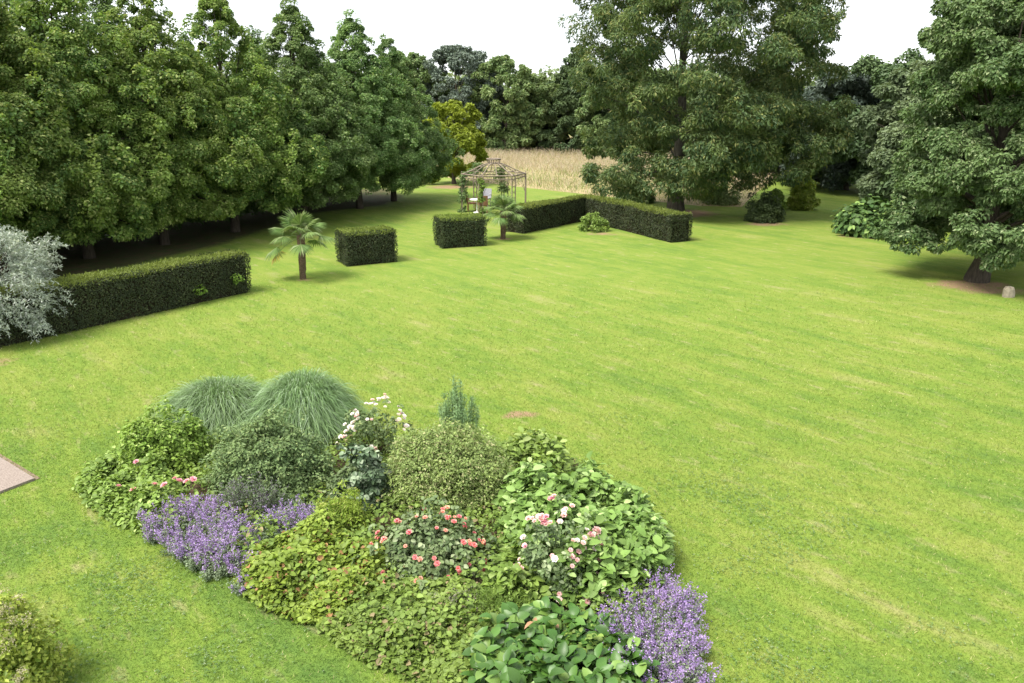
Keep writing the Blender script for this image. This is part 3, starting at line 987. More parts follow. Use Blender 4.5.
def shrub(name, label, cat, boxpx, mat, leaf=(.06, .04), n=60, each=110, dr=1.0, cr=.28, flat=.8, up=.45, droop=.2, oval=False, stems=12, group=None, jit=.6,
          inner=.55, ry=None, h=None, stem_mat='twig', shell=.5, fringe=0, ldroop=.25, lump=1.0):
    c, rx, ry, hh = from_box(*boxpx, dr, ry)
    h = h or hh
    m = min(rx, ry, h)
    rad = m * cr
    C, OUT = dome_clumps(n, max(rx - rad * .8, .05), max(ry - rad * .8, .05), max(h - rad * .8, .05), inner, lump=lump)
    t = thing(name, label, cat, (c[0], c[1], 0), 0, group)
    mb = MB()
    clump_leaves(mb, C, rad * (.7 + .6 * rng.random(len(C))), OUT, each, leaf[0], leaf[1], 0, flat, up, jit, droop, oval, shell=shell, leafdroop=ldroop)
    if fringe:
        C2, O2 = dome_clumps(fringe, rx * 1.02, ry * 1.02, h * 1.03, .92, lump=lump)
        clump_leaves(mb, C2, np.full(fringe, rad * .35), O2, 14, leaf[0], leaf[1], 0, 1.0, up, jit, 0, oval)
    obj('foliage', mb.mesh('foliage', M[mat]), t)
    sb = MB()
    for i in rng.permutation(len(C))[:stems]:
        p0 = np.array([C[i][0] * .15, C[i][1] * .15, 0])
        tube(sb, [p0, (p0 + C[i]) / 2 + [0, 0, h * .12], C[i]], [.016, .012, .005], 5, cap=False)
    if stems:
        obj('stems', sb.mesh('stems', M[stem_mat]), t)
    return t, c, rx, ry, h

def bloom_mesh(mat, r=.045, rings=3):
    mb = MB()
    for k in range(rings):
        n = 6 - k
        a = np.arange(n) * 2 * np.pi / n + k * .6
        tilt = .25 + k * .45
        rad = r * (1 - k * .25)
        D = np.stack([np.cos(a) * math.cos(tilt), np.sin(a) * math.cos(tilt), np.full(n, math.sin(tilt))], 1)
        N = np.stack([-np.cos(a) * math.sin(tilt), -np.sin(a) * math.sin(tilt), np.full(n, math.cos(tilt))], 1)
        P = np.zeros((n, 3)); P[:, 2] = k * r * .12
        leaf_oval(mb, P, N, D, rad * 1.15, rad * 1.15, 0, .25, -.1)
    return mb.mesh('bloom', mat)

def put_blooms(t, rx, ry, h, meshes, n, weights=None, zlo=.25, front=.97, cluster=1, scale=(.8, 1.25), out=1.02, spots=None):
    """every bloom its own part, on the outside of the plant, most on the side one sees"""
    k = 0
    while k < n:
        u = rng.normal(size=3); u /= np.linalg.norm(u); u[2] = abs(u[2])
        if u[2] < zlo or (u[1] > .2 and rng.random() < front):
            continue
        p = u * np.array([rx, ry, h]) * out * (.9 + .14 * rng.random())
        for j in range(min(n - k, 1 + int(rng.random() * cluster))):
            q = p + (rng.normal(size=3) * np.array([.055, .055, .03]) if j else 0)
            b = obj('bloom', meshes[rng.choice(len(meshes), p=weights)], t, (float(q[0]), float(q[1]), float(max(q[2], .08))))
            dn = Vector((u[0] * .8, u[1] * .8 - .25, u[2] + .5))
            b.rotation_euler = dn.to_track_quat('Z', 'Y').to_euler()
            s = rng.uniform(*scale)
            b.scale = (s, s, s)
            k += 1

# the pair of lawn shrubs, the big leaved bush and other garden shrubs
shrub('rounded_shrub', 'dark dome shaped bush on the lawn right of the ash', 'shrub', (744, 784, 188, 224), 'yew_shrub', (.10, .06), 90, 120, stems=8)
shrub('rounded_shrub', 'light green rounded bush behind the dark dome bush', 'shrub', (786, 816, 172, 211), 'yellowleaf', (.12, .08), 80, 120, stems=8)
shrub('rounded_shrub', 'small green bush squeezed between the dark and light bushes', 'shrub', (766, 784, 186, 212), 'leafy', (.12, .08), 60, 90, stems=6)
shrub('big_leaved_bush', 'spreading bush with huge leaves on the lawn under the right trees', 'shrub', (829, 906, 190, 239), 'bigleaf', (.24, .17), 110, 26, oval=True, stems=10, cr=.33, up=.8)
shrub('low_shrub', 'sparse pale little shrub in the nook of the angled hedge', 'shrub', (577, 609, 207, 233), 'leafy', (.10, .06), 34, 60, stems=8, cr=.3, dr=.7)
shrub('leafy_sapling', 'low leafy growth at the meadow edge left of the ash trunk', 'shrub', (616, 655, 176, 205), 'far_mid', (.16, .09), 50, 70, stems=6)
shrub('leafy_sapling', 'low leafy growth at the meadow edge right of the ash trunk', 'shrub', (698, 742, 183, 206), 'far_mid', (.16, .09), 50, 70, stems=6)

# silver weeping tree at the left edge
def silver_tree():
    g = gp(-2, 345)
    g = g + unit(g) * .9
    t = thing('silver_tree', 'silver leaved weeping tree at the left edge beside the long hedge', 'tree', (g[0], g[1], 0))
    C, OUT = tree_shape(lambda t: np.sqrt(np.clip(1 - ((t - .40) / .62) ** 2, .05, 1)), 150, .35, 2.75, 1.55, .55, 2, .1)
    mb = MB()
    n_s = 1300
    # arching twigs with narrow leaves
    sel = rng.integers(0, len(C), n_s)
    P0 = C[sel] + runit(n_s) * .2
    Dr = unit(OUT[sel] * .9 + runit(n_s) * .55 + np.array([0, 0, .1]))
    Ls = .25 + rng.random(n_s) * .3
    per = 24
    s = rng.random((n_s, per))
    P = P0[:, None] + Dr[:, None] * (s * Ls[:, None])[..., None] + np.array([0, 0, -1.0]) * (s ** 2 * Ls[:, None] * .35)[..., None]
    P = P.reshape(-1, 3)
    P[:, 2] = np.maximum(P[:, 2], .05)
    D = np.repeat(Dr, per, 0) * .7 + runit(len(P)) * .8
    leaf_quads(mb, P, runit(len(P)) * .9 + np.array([0, 0, .5]), D, .095 * (.7 + .6 * rng.random(len(P))), .026, 0)
    clump_leaves(mb, C * np.array([.85, .85, .95]), np.full(len(C), .3), OUT, 120, .075, .022, 0, .8)
    obj('crown', mb.mesh('crown', M['silver']), t)
    obj('trunk', trunk_mesh(2.2, .09, C, 30, .15, .9, .1), t)
silver_tree()

# ------------------------------------------------------------------ fan palms
def fan_frond(pet_len, fan_r, az, el, mat, seg=20, spread=R(205), droop=.25):
    """one fan leaf: a stalk and a pleated fan of pointed segments"""
    mb = MB()
    d = np.array([math.cos(az) * math.cos(el), math.sin(az) * math.cos(el), math.sin(el)])
    hz = np.array([-math.sin(az), math.cos(az), 0])
    s = np.linspace(0, 1, 5)[:, None]
    path = d * pet_len * s + np.array([0, 0, -1.0]) * (s ** 2 * pet_len * droop)
    tube(mb, path, np.linspace(.014, .008, 5), 5, 1, cap=False)
    e = unit(path[-1] - path[-2])
    nrm = unit(np.cross(hz, e))
    if nrm[2] < 0:
        nrm = -nrm
    c = path[-1]
    V, F = [], []
    for i in range(seg):
        a0 = -spread / 2 + spread * i / seg
        a1 = a0 + spread / seg
        am = (a0 + a1) / 2
        def q(a, r, lift):
            return c + e * math.cos(a) * r + hz * math.sin(a) * r * .92 + nrm * (lift - .28 * r * r / fan_r * abs(math.sin(a)) ** 1.0 - .22 * r * r / fan_r)
        rr = fan_r * (.82 + .18 * math.cos(am)) * rng.uniform(.92, 1.05)
        b = len(V)
        V += [c, q(a0, rr * .6, 0), q(am, rr * .6, .018), q(a1, rr * .6, 0), q(am, rr, -.05 * rng.random())]
        F += [[b, b + 1, b + 2], [b, b + 2, b + 3], [b + 1, b + 4, b + 2], [b + 2, b + 4, b + 3]]
    mb.add(np.array(V), [np.array(F)], 0)
    return mb.mesh('frond', [M[mat], M['stem']])

def palm(label, px, py, trunk_h, fr, pet, n, old_at=None, seed=0):
    g = gp(px, py)
    t = thing('fan_palm', label, 'palm', (g[0], g[1], 0), 0, 'fan palms')
    mb = MB()
    z = np.linspace(0, trunk_h, 14)
    rad = .105 + .02 * np.sin(z * 23) * rng.random(14) + .03 * (z / trunk_h)
    tube(mb, np.column_stack([.03 * np.sin(z * 1.5), np.zeros(14), z]), rad, 12)
    # fibres and old leaf bases
    k = 260
    a = rng.random(k) * 6.28
    zz = rng.random(k) * trunk_h
    P = np.column_stack([np.cos(a) * .11, np.sin(a) * .11, zz])
    D = np.column_stack([np.cos(a) * .5, np.sin(a) * .5, np.full(k, .8)])
    leaf_quads(mb, P, np.column_stack([np.cos(a), np.sin(a), np.full(k, .2)]), D, .09, .04, 0)
    obj('trunk', mb.mesh('trunk', M['palm_bark']), t)
    for i in range(n):
        az = i * 2.39996 + seed
        f = i / (n - 1)
        el = R(86 - 92 * f ** 1.1)
        obj('frond', fan_frond(pet * (.75 + .45 * f), fr * rng.uniform(.85, 1.05), az, el, 'palm_leaf'), t, (0, 0, trunk_h - .08 * f))
    if old_at is not None:
        o = obj('frond', fan_frond(pet * 1.2, fr * .85, old_at, R(-12), 'palm_old', droop=.4), t, (0, 0, trunk_h - .1))
        o['label'] = 'yellowed old fan frond hanging low'

palm('fan palm with a yellowed frond beside the end of the long hedge', 303, 279, 1.5, .60, .66, 18, R(178), .4)
palm('fan palm in front of the iron gazebo between the block hedge and angled hedge', 503, 239, 1.2, .55, .55, 20, None, 1.4)

# ------------------------------------------------------------------ gazebo
def gazebo():
    g = gp(494, 211.5)
    t = thing('iron_gazebo', 'rusty iron garden gazebo with open domed roof on the far lawn', 'gazebo', (g[0], g[1], 0))
    Rr, he, ht = 1.72, 2.02, 2.78
    angs = [R(60 * k + 8) for k in range(6)]
    cor = [np.array([math.cos(a) * Rr, math.sin(a) * Rr]) for a in angs]
    for k, a in enumerate(angs):
        mb = MB()
        tx = np.array([-math.sin(a), math.cos(a)])
        for s in (-1, 1):
            p = cor[k] + tx * s * .11
            tube(mb, [[p[0], p[1], 0], [p[0], p[1], he]], .032, 6)
        for z in np.arange(.2, he, .3):
            p0, p1 = cor[k] - tx * .11, cor[k] + tx * .11
            tube(mb, [[p0[0], p0[1], z], [p1[0], p1[1], z + .15]], .012, 5)
            tube(mb, [[p1[0], p1[1], z], [p0[0], p0[1], z + .15]], .012, 5)
        obj('lattice_post', mb.mesh('lattice_post', M['iron']), t)
    mb = MB()
    for k in range(6):
        a, b = cor[k], cor[(k + 1) % 6]
        for z, r in ((he, .036), (he - .17, .026)):
            tube(mb, [[*a, z], [*b, z]], r, 6)
        s = np.linspace(0, 1, 13)
        for q in s[1:-1]:
            p = a + (b - a) * q
            tube(mb, [[*p, he - .17], [*p, he]], .008, 4)
    obj('eave_rail', mb.mesh('eave_rail', M['iron']), t)
    for k in range(6):                                              # arch under each eave
        a, b = cor[k], cor[(k + 1) % 6]
        mb = MB()
        s = np.linspace(0, 1, 15)
        pts = [[*(a + (b - a) * (.08 + .84 * q)), he - .17 - .75 * abs(2 * q - 1) ** 2.2] for q in s]
        tube(mb, pts, .011, 5)
        obj('arch', mb.mesh('arch', M['iron']), t)
    def ogee(q):                                                    # q 0 eave .. 1 top ring
        return Rr * (1 - q) + .30 * q, he + (ht - .22 - he) * (3 * q ** 2 - 2 * q ** 3) * .6 + (ht - .22 - he) * .4 * q
    for k in range(12):
        a = R(30 * k + 8)
        mb = MB()
        kk = math.cos(R(30)) if k % 2 else 1.0
        pts = []
        for q in np.linspace(0, 1, 12):
            r, z = ogee(q)
            r = r * (kk + (1 - kk) * q)
            pts.append([math.cos(a) * r, math.sin(a) * r, z])
        tube(mb, pts, .032 if k % 2 == 0 else .022, 6)
        obj('roof_rib', mb.mesh('roof_rib', M['iron']), t)
    mb = MB()
    for q, rr in ((.33, .014), (.66, .014)):
        r, z = ogee(q)
        pts = [[math.cos(R(60 * k + 8)) * r, math.sin(R(60 * k + 8)) * r, z] for k in range(7)]
        for k in range(6):
            tube(mb, [pts[k], pts[k + 1]], rr, 5)
    obj('roof_ring', mb.mesh('roof_ring', M['iron']), t)
    mb = MB()
    aa = np.linspace(0, 2 * np.pi, 25)
    for z, r, th in ((ht - .22, .30, .03), (ht, .36, .04)):
        tube(mb, np.column_stack([np.cos(aa) * r, np.sin(aa) * r, np.full(25, z)]), th, 6, cap=False)
    for k in range(16):
        a = k * 2 * np.pi / 16
        tube(mb, [[math.cos(a) * .30, math.sin(a) * .30, ht - .22], [math.cos(a) * .36, math.sin(a) * .36, ht]], .022, 5)
    obj('crown_cap', mb.mesh('crown_cap', M['iron']), t)
    return g, cor, he, ht

GZ, COR, HE, HT = gazebo()

def climber(label, spine, r, n, mat):
    spine = np.array(spine, float)
    b = spine[0].copy(); b[2] = 0
    t = thing('climbing_plant', label, 'plant', (b[0], b[1], 0), 0, 'climbers on the gazebo')
    s = np.linspace(0, 1, len(spine))
    u = rng.random(n)
    C = np.stack([np.interp(u, s, spine[:, k]) for k in range(3)], 1) - b + rng.normal(size=(n, 3)) * r * .5
    mb = MB()
    clump_leaves(mb, C, r * (.5 + .5 * rng.random(n)), runit(n), 45, .10, .065, 0)
    obj('foliage', mb.mesh('foliage', M[mat]), t)
    sb = MB()
    for k in range(3):
        tube(sb, spine - b + rng.normal(size=3) * .03, .012, 5)
    obj('vine_stem', sb.mesh('vine_stem', M['twig']), t)

def at_corner(k, z, inw=.0):
    p = GZ + COR[k] * (1 - inw)
    return [p[0], p[1], z]

left = sorted(range(6), key=lambda k: COR[k][0])
climber('pale climber trained over the left posts and eave of the gazebo', [at_corner(left[0], 0), at_corner(left[0], 1.1), at_corner(left[0], 2.0, .05), at_corner(left[1], 2.2, .2), at_corner(left[1], 2.45, .45)], .2, 46, 'greygreen')
climber('thin climber wound up one left hand gazebo post', [at_corner(left[2], 0), at_corner(left[2], 1.0), at_corner(left[2], 1.95)], .13, 26, 'cover2')
pc = GZ + np.array([.42, .9])
climber('dark leafy climber hanging in the middle of the gazebo', [[pc[0], pc[1], 0], [pc[0], pc[1], .9], [pc[0], pc[1], 1.6], [pc[0] - .1, pc[1], 2.2]], .26, 30, 'far_mid')

def chair(label, loc, rz, mat):
    t = thing('garden_chair', label, 'chair', (loc[0], loc[1], 0), rz, 'chairs inside the gazebo')
    mb = MB(); box(mb, (-.24, -.24, .40), (.24, .24, .46)); obj('seat', mb.mesh('seat', M[mat]), t)
    mb = MB()
    aa = np.linspace(-1, 1, 9)
    for i in range(8):
        for (z0, z1) in ((.46, .95),):
            q = [(a * .27, -.22 - .06 * (1 - a * a)) for a in (aa[i], aa[i + 1])]
            V = [[q[0][0], q[0][1], z0], [q[1][0], q[1][1], z0], [q[1][0], q[1][1] - .06, z1], [q[0][0], q[0][1] - .06, z1]]
            V += [[v[0], v[1] - .03, v[2]] for v in V]
            mb.add(V, [np.array([[0, 1, 2, 3], [7, 6, 5, 4], [3, 2, 6, 7], [0, 3, 7, 4], [1, 5, 6, 2], [0, 4, 5, 1]])])
    obj('backrest', mb.mesh('backrest', M[mat]), t)
    for sx in (-1, 1):
        mb = MB(); box(mb, (sx * .26 - .03, -.22, .62), (sx * .26 + .03, .22, .66)); obj('armrest', mb.mesh('armrest', M[mat]), t)
        for sy in (-1, 1):
            mb = MB(); tube(mb, [[sx * .22, sy * .21, 0], [sx * .22, sy * .21, .40]], .022, 6); obj('leg', mb.mesh('leg', M[mat]), t)

def gz_at(px, py):
    return gp(px, py)
chair('brown wicker chair by the left post of the gazebo', gz_at(472, 211), R(-80), 'wicker')
chair('brown wicker chair beside the white table with its back to the house', gz_at(483, 213), R(0), 'wicker')
chair('pale grey chair behind the brown wicker chair in the gazebo', gz_at(485.5, 206), R(160), 'greycloth')
g = gz_at(477, 212.5)
t = thing('round_table', 'white round table between the chairs in the gazebo', 'table', (g[0], g[1], 0))
mb = MB(); tube(mb, [[0, 0, .68], [0, 0, .72]], .38, 24); obj('tabletop', mb.mesh('tabletop', M['white']), t)
mb = MB(); tube(mb, [[0, 0, .03], [0, 0, .68]], .035, 10); obj('pedestal', mb.mesh('pedestal', M['white']), t)
mb = MB(); tube(mb, [[0, 0, 0], [0, 0, .03]], [.2, .18], 16); obj('base', mb.mesh('base', M['white']), t)

# upright stone by the right tree
g = gp(1008, 297)
mb = MB()
zs = np.array([0, .12, .24, .31, .33])
ws = np.array([.17, .165, .15, .11, .04])
for i in range(len(zs) - 1):
    pass
ring = []
for z, w in zip(zs, ws):
    for a in np.arange(10) * 2 * np.pi / 10:
        c, s = math.cos(a), math.sin(a)
        k = 1 / max(abs(c), abs(s)) ** .6
        ring.append([c * w * k * (1 + .06 * rng.normal()), s * w * .7 * k, z + .01 * rng.normal() * (z > 0)])
F = [[i * 10 + j, i * 10 + (j + 1) % 10, (i + 1) * 10 + (j + 1) % 10, (i + 1) * 10 + j] for i in range(4) for j in range(10)]
mb.add(ring, [np.array(F), np.arange(40, 50)[None]])
tag(mb.build('upright_stone', M['stone'], None, (g[0], g[1], 0)), 'small pale upright stone on bare earth by the right tree', 'stone')

# ------------------------------------------------------------------ the flower bed
def grass_mound(label, boxpx, n=12000):
    c, rx, ry, h = from_box(*boxpx, .8)
    t = thing('ornamental_grass', label, 'grass clump', (c[0], c[1], 0), 0, 'ornamental grass mounds')
    mb = MB()
    a = rng.random(n) * 6.28
    st = np.sqrt(rng.random(n)) * 1.12
    e = np.column_stack([np.cos(a), np.sin(a)])
    hz = h * .79 * np.sqrt(np.clip(1 - (st * .86) ** 3.5, .05, 1)) * (.74 + .38 * rng.random(n))
    b0 = np.column_stack([e * (st * .38)[:, None] * [rx, ry], np.zeros(n)])
    tip = np.column_stack([e * st[:, None] * [rx, ry], hz * (1 - .5 * np.clip(st, 0, 1) ** 3)]) + rng.normal(size=(n, 3)) * [.15, .15, .055]
    mid = np.column_stack([(b0[:, :2] * .5 + tip[:, :2] * .5), hz * 1.55])
    seg = 8
    ja = a + rng.normal(size=n) * .35
    tip[:, :2] += (np.column_stack([np.cos(ja), np.sin(ja)]) - e) * (st * .5)[:, None] * [rx, ry]
    side = unit(np.column_stack([-e[:, 1], e[:, 0], np.zeros(n)]) + runit(n) * .4)
    V = np.empty((n, (seg + 1) * 2, 3))
    for k in range(seg + 1):
        u = k / seg
        q = (1 - u) ** 2 * b0 + 2 * u * (1 - u) * mid + u * u * tip
        wk = (.007 * (1 - u ** 2 * .9)) * (.7 + .6 * ((a * 37) % 1))
        V[:, 2 * k] = q - side * wk[:, None]
        V[:, 2 * k + 1] = q + side * wk[:, None]
    qd = np.array([[2 * k, 2 * k + 1, 2 * k + 3, 2 * k + 2] for k in range(seg)])
    mb.add(V.reshape(-1, 3), [((np.arange(n) * (seg + 1) * 2)[:, None, None] + qd[None]).reshape(-1, 4)], 0, True)
    obj('blades', mb.mesh('blades', M['bluegrass']), t)

grass_mound('blue green grass mound behind the round bright shrub', (160, 292, 377, 446))
grass_mound('taller blue green grass mound beside the white rose', (250, 366, 370, 452))

shrub('round_shrub', 'round bright green shrub at the left back of the flower bed', 'shrub', (120, 216, 402, 484), 'round', (.06, .042), 190, 120, fringe=160, dr=.85, lump=.3, cr=.22, up=.7)
shrub('grey_green_shrub', 'wide grey green shrub in front of the grass mounds', 'shrub', (206, 340, 408, 512), 'greygreen', (.055, .030), 190, 170, fringe=260, dr=.65, inner=.6, lump=.6)
shrub('dark_leaved_shrub', 'dark glossy round leaved shrub left of the olive dome', 'shrub', (338, 396, 436, 516), 'darkgloss', (.075, .06), 80, 70, oval=True, fringe=60, dr=.9)
shrub('olive_dome_shrub', 'dense olive green dome of tiny leaves in the middle of the bed', 'shrub', (378, 518, 419, 524), 'hebe', (.05, .024), 240, 190, fringe=520, dr=.8, inner=.7, up=.3, lump=.25)

def upright_feather(label, boxpx):
    c, rx, ry, h = from_box(*boxpx, 1.0)
    h *= 1.2
    t = thing('feathery_plant', label, 'plant', (c[0], c[1], 0))
    mb, sb = MB(), MB()
    for i in range(34):
        a, s = rng.random() * 6.28, math.sqrt(rng.random())
        p0 = np.array([math.cos(a) * s * rx * .5, math.sin(a) * s * ry * .5, 0])
        p1 = np.array([math.cos(a) * s * rx, math.sin(a) * s * ry, h * (1 - .35 * s) * rng.uniform(.85, 1.05)])
        tube(sb, [p0, (p0 * .6 + p1 * .4), p1], [.007, .006, .003], 4, cap=False)
        n = 320
        u = .2 + .8 * rng.random(n)
        P = p0 + (p1 - p0) * u[:, None] + rng.normal(size=(n, 3)) * .02
        leaf_quads(mb, P, runit(n), runit(n) + np.array([0, 0, .7]), .045, .015)
    obj('foliage', mb.mesh('foliage', M['bluefeather']), t)
    obj('stems', sb.mesh('stems', M['stem']), t)
upright_feather('tall feathery blue green plant behind the olive dome', (440, 480, 386, 478))

shrub('yellow_green_shrub', 'small yellow green shrub between purple catmint and olive dome', 'shrub', (310, 374, 486, 548), 'yellowleaf', (.055, .018), 70, 120, fringe=90, dr=.8, up=.2)
shrub('leafy_perennial', 'low dark green plant between wide grey shrub and dark glossy shrub', 'plant', (318, 372, 462, 516), 'roseleaf', (.07, .045), 50, 70, dr=.7, stem_mat='stem')

# roses
def rose(label, boxpx, blooms, nbloom, leaf, mat='roseleaf', n=80, each=55, cluster=1, weights=None, group='rose bushes', scale=(.6, .95), dr=.9, inner=.45, zlo=.25):
    t, c, rx, ry, h = shrub('rose_bush', label, 'rose bush', boxpx, mat, leaf, n, each, oval=True, dr=dr, cr=.24, stem_mat='stem', group=group, inner=inner, fringe=50)
    put_blooms(t, rx, ry, h, blooms, nbloom, weights, cluster=cluster, scale=scale, zlo=zlo)
    return t
B_salmon, B_coral = bloom_mesh(M['salmon'], .05), bloom_mesh(M['coral'], .045)
B_pale, B_white, B_pink = bloom_mesh(M['palepink'], .04), bloom_mesh(M['whitepetal'], .045), bloom_mesh(M['pink'], .05)
rose('rose bush covered in salmon red blooms at the centre front', (366, 494, 503, 598), [B_salmon, B_coral], 96, (.065, .045), n=110, each=55, cluster=3, weights=[.7, .3], scale=(.5, .82), zlo=.02)
rose('rose bush with clusters of pale pink blooms beside the broad leaves', (512, 602, 498, 616), [B_pale, B_white, B_pink], 95, (.055, .035), n=60, each=40, cluster=4, weights=[.6, .3, .1], scale=(.6, 1.0), zlo=.05)
rose('loose rose bush with white blooms beside the taller grass mound', (340, 416, 396, 468), [B_white, B_pale], 80, (.055, .035), 'greygreen', n=34, each=28, cluster=4, weights=[.85, .15], dr=.8, zlo=.1)

# low ground cover patches
def cover_patch(name, label, cat, poly_px, h, mat, leaf, n, oval=True, up=.9, group=None, lumps=.5):
    poly = px_poly(poly_px)
    c = poly.mean(0)
    xy = scatter(poly, n)
    e = np.clip(edge_dist(poly, xy) / .25, .15, 1) ** .6
    top = h * e * (1 + lumps * smooth_noise(xy[:, 0], xy[:, 1], 4.5, int(h * 1000)) + .5 * lumps * smooth_noise(xy[:, 0], xy[:, 1], 11.0, int(h * 777)))
    z = np.maximum(top * (.35 + .65 * rng.random(n) ** .5), .02)
    P = np.column_stack([xy - c, z])
    N = unit(np.array([0, 0, up]) + runit(n) * .65)
    D = runit(n) + np.array([0, 0, .1])
    t = thing(name, label, cat, (c[0], c[1], 0), 0, group)
    mb = MB()
    (leaf_oval if oval else leaf_quads)(mb, P, N, D, leaf[0] * (ls := .45 + 1.25 * rng.random(n) ** 1.5), leaf[1] * ls, 0)
    obj('foliage', mb.mesh('foliage', M[mat]), t)
    sb = MB()
    k = n // 8
    blades(sb, np.column_stack([xy[:k] - c, np.zeros(k)]), np.tile([[0, 0, 1.0]], (k, 1)) + runit(k) * .3, top[:k] * .95, .008, .2, 0, 2)
    obj('stems', sb.mesh('stems', M['stem']), t)
    return t, c, poly

cover_patch('ground_cover', 'yellow green ground cover with a few reddish leaves at the front edge', 'plant', [(232, 588), (262, 612), (305, 626), (345, 622), (392, 590), (398, 556), (350, 536), (300, 540), (255, 556)], .34, 'cover', (.06, .046), 11000)
cover_patch('ground_cover', 'green geranium carpet between salmon rose and front lawn edge', 'plant', [(318, 632), (366, 666), (430, 688), (478, 712), (505, 660), (520, 614), (470, 588), (400, 586), (360, 605)], .24, 'cover2', (.055, .044), 13000)
t, c, poly = cover_patch('ground_cover', 'leafy geranium patch at the left tip of the flower bed', 'plant', [(74, 490), (100, 517), (150, 540), (176, 520), (182, 486), (150, 462), (112, 458), (88, 472)], .36, 'leafy', (.06, .048), 9500)
for (px, py) in ((158, 496), (168, 498), (190, 494), (182, 492), (122, 497), (137, 503), (140, 474), (178, 489), (196, 490)):
    g = gp(px, py + 14) - c
    b = obj('bloom', B_pink, t, (float(g[0]), float(g[1]), .40 + .05 * rng.random()))
    b.rotation_euler = (R(25), 0, rng.random() * 6)
    s = .75 + .45 * rng.random()
    b.scale = (s, s, s)
cover_patch('leafy_perennial', 'fresh leafy growth between the pink roses and salmon roses', 'plant', [(480, 600), (500, 560), (530, 545), (560, 580), (540, 620), (500, 625)], .42, 'leafy', (.10, .06), 1700)

cover_patch('broad_leaved_shrub', 'large mass of fresh broad leaves on the lawn side of the bed', 'shrub', [(496, 512), (545, 495), (600, 502), (640, 520), (666, 546), (671, 570), (655, 602), (610, 620), (560, 612), (505, 570)], .66, 'hydra', (.112, .07), 7600, lumps=.36)
cover_patch('leafy_perennial', 'bright green leafy clump behind the broad leaved mass', 'plant', [(480, 478), (500, 458), (540, 455), (578, 476), (570, 502), (500, 512)], .56, 'leafy', (.10, .055), 2600)
cover_patch('undergrowth', 'low mixed green undergrowth filling the gaps between the bed shrubs', 'plant', [(84, 488), (150, 536), (240, 578), (330, 624), (430, 672), (560, 690), (660, 690), (685, 640), (660, 570), (635, 512), (595, 470), (540, 450), (460, 446), (380, 442), (290, 438), (190, 436), (120, 452)], .26, 'cover2', (.06, .04), 24000)

# catmint
def catmint(label, poly_px, h, n, spread=.3, flower=.55, density=34):
    poly = px_poly(poly_px)
    c = poly.mean(0)
    t = thing('catmint', label, 'plant', (c[0], c[1], 0), 0, 'purple catmint clumps')
    nt_ = max(4, n // 22)
    tc_ = scatter(poly, nt_) - c
    ti = rng.integers(0, nt_, n)
    a_ = rng.random(n) * 6.28
    r_ = np.sqrt(rng.random(n))
    off = np.column_stack([np.cos(a_), np.sin(a_)]) * r_[:, None]
    xy = tc_[ti] + off * .09
    e = np.clip(edge_dist(poly - c, tc_)[ti] / .3, .45, 1) ** .5 * (.75 + .5 * rng.random(nt_))[ti]
    rr = np.abs(poly - c).max(0)
    D = np.column_stack([tc_[ti] / rr * spread * 1.3 + off * .75, np.ones(n)]) + rng.normal(size=(n, 3)) * .12
    D = unit(D)
    L = h * e * (.75 + .45 * rng.random(n))
    P0 = np.column_stack([xy, np.zeros(n)])
    fb, sb, lb = MB(), MB(), MB()
    blades(sb, P0, D, L * .95, .006, .15, 0, 2)
    nl = 40
    u = rng.random((n, nl)) * .72
    P = (P0[:, None] + D[:, None] * (u * L[:, None])[..., None]).reshape(-1, 3) + rng.normal(size=(n * nl, 3)) * .022
    P[:, 2] = np.maximum(P[:, 2], .015)
    leaf_quads(lb, P, runit(n * nl) + np.array([0, 0, .6]), runit(n * nl), .035, .02)
    fl = rng.random(n) < flower
    k = fl.sum()
    u = .55 + .5 * rng.random((k, density))
    P = (P0[fl][:, None] + D[fl][:, None] * (u * L[fl][:, None])[..., None]).reshape(-1, 3) + rng.normal(size=(k * density, 3)) * .014
    leaf_quads(fb, P, runit(k * density), runit(k * density) + np.array([0, 0, .3]), .022, .017)
    obj('foliage', lb.mesh('foliage', M['nepeta_leaf']), t)
    obj('stems', sb.mesh('stems', M['stem']), t)
    f = obj('flower_spikes', fb.mesh('flower_spikes', M['nepeta_fl']), t)
    f['kind'] = 'stuff'
catmint('wide purple catmint spilling over the left front edge of the bed', [(154, 538), (192, 566), (238, 592), (260, 582), (250, 548), (222, 520), (190, 508), (166, 518)], .44, 1300, flower=.48)
catmint('silvery catmint with few flowers behind the wide purple catmint', [(225, 512), (265, 548), (300, 545), (305, 520), (275, 500), (240, 500)], .46, 420, flower=.06)
catmint('small upright purple catmint beside the yellow green shrub', [(284, 545), (300, 552), (318, 546), (316, 528), (296, 524)], .52, 190, flower=.9)
catmint('purple catmint overhanging the lawn at the right front corner', [(600, 648), (622, 690), (660, 712), (692, 700), (693, 655), (682, 605), (655, 594), (618, 616)], .50, 1100, flower=.52)

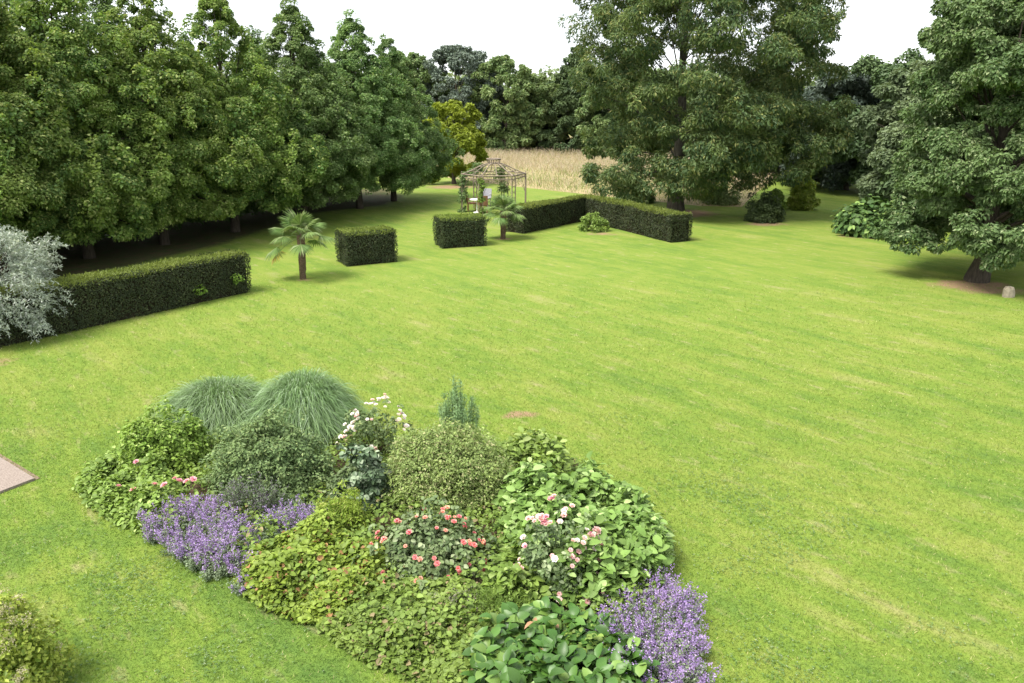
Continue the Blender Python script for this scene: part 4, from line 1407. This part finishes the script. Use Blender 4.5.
# purple sage stalks
def stalks(name, label, cat, boxpx, mat, n, leaf, lean=.25, per=40, seg0=.15, stem='stem'):
    c, rx, ry, h = from_box(*boxpx, .8)
    t = thing(name, label, cat, (c[0], c[1], 0))
    mb, sb = MB(), MB()
    a, s = rng.random(n) * 6.28, np.sqrt(rng.random(n))
    P0 = np.column_stack([np.cos(a) * s * rx * .75, np.sin(a) * s * ry * .75, np.zeros(n)])
    D = unit(np.column_stack([np.cos(a) * s * lean, np.sin(a) * s * lean, np.ones(n)]) + rng.normal(size=(n, 3)) * .12)
    L = h * (1 - .3 * s) * (.75 + .35 * rng.random(n))
    blades(sb, P0, D, L, .007, .1, 0, 2)
    u = seg0 + (1 - seg0) * rng.random((n, per))
    P = (P0[:, None] + D[:, None] * (u * L[:, None])[..., None]).reshape(-1, 3) + rng.normal(size=(n * per, 3)) * .02
    leaf_quads(mb, P, runit(n * per) + np.array([0, 0, .4]), runit(n * per) + np.array([0, 0, .5]), leaf[0], leaf[1])
    obj('foliage', mb.mesh('foliage', M[mat]), t)
    obj('stems', sb.mesh('stems', M[stem]), t)
stalks('sage_plant', 'dusky purple sage stalks in front of the wide grey green shrub', 'plant', (222, 288, 470, 528), 'sage', 120, (.04, .018))
stalks('heather_plant', 'dull grey brown heather tuft in the geranium carpet', 'plant', (432, 482, 588, 632), 'heather', 90, (.03, .012), .5)
stalks('fern_tuft', 'fine soft green tuft between geranium carpet and leathery leaves', 'plant', (474, 530, 584, 630), 'fern', 170, (.05, .010), .6)

# bergenia
def bergenia():
    poly = px_poly([(470, 665), (480, 720), (560, 735), (640, 725), (650, 690), (628, 660), (590, 640), (540, 628), (495, 640)])
    c = poly.mean(0)
    t = thing('leathery_plant', 'bold plant with big rounded leathery leaves at the bottom front', 'plant', (c[0], c[1], 0))
    n = 950
    xy = scatter(poly, n) - c
    mb, sb, db = MB(), MB(), MB()
    h = .12 + .25 * rng.random(n)
    a = rng.random(n) * 6.28
    D = np.column_stack([np.cos(a), np.sin(a), .35 + 1.1 * rng.random(n)])
    N = np.column_stack([-np.cos(a) * .8, -np.sin(a) * .8 - .1, np.ones(n)]) + rng.normal(size=(n, 3)) * .35
    leaf_oval(mb, np.column_stack([xy, h]), N, D, .12 + .07 * rng.random(n), .095 + .045 * rng.random(n), 0, .22, .35)
    blades(sb, np.column_stack([xy, np.zeros(n)]), np.tile([[0, 0, 1.0]], (n, 1)) + runit(n) * .1, h, .016, .05, 0, 2)
    k = 9
    leaf_oval(db, np.column_stack([xy[:k] * .5, h[:k] + .16]), runit(k) * .4 + np.array([0, 0, 1.0]), runit(k), .13, .05, 0, .3, .4)
    obj('foliage', mb.mesh('foliage', M['bergenia']), t)
    obj('stems', sb.mesh('stems', M['stem']), t)
    o = obj('withered_leaves', db.mesh('withered_leaves', M['dead']), t)
bergenia()

# bottom left shrub with faded plumes
t, c, rx, ry, h = shrub('plumed_shrub', 'lime green shrub with faded beige plumes in the bottom left corner', 'shrub', (-70, 70, 588, 735), 'spirea', (.05, .032), 190, 120, fringe=300, inner=.7, lump=.6, dr=.9)
mb = MB()
n = 46
u = runit(n); u[:, 2] = np.abs(u[:, 2]); u[:, 2] += .35; u = unit(u)
C = u * np.array([rx, ry, h]) * 1.0
clump_leaves(mb, C, .05 + .05 * rng.random(n), u, 130, .018, .008, 0, 1.4, shell=.1)
o = obj('flower_plumes', mb.mesh('flower_plumes', M['plume']), t)
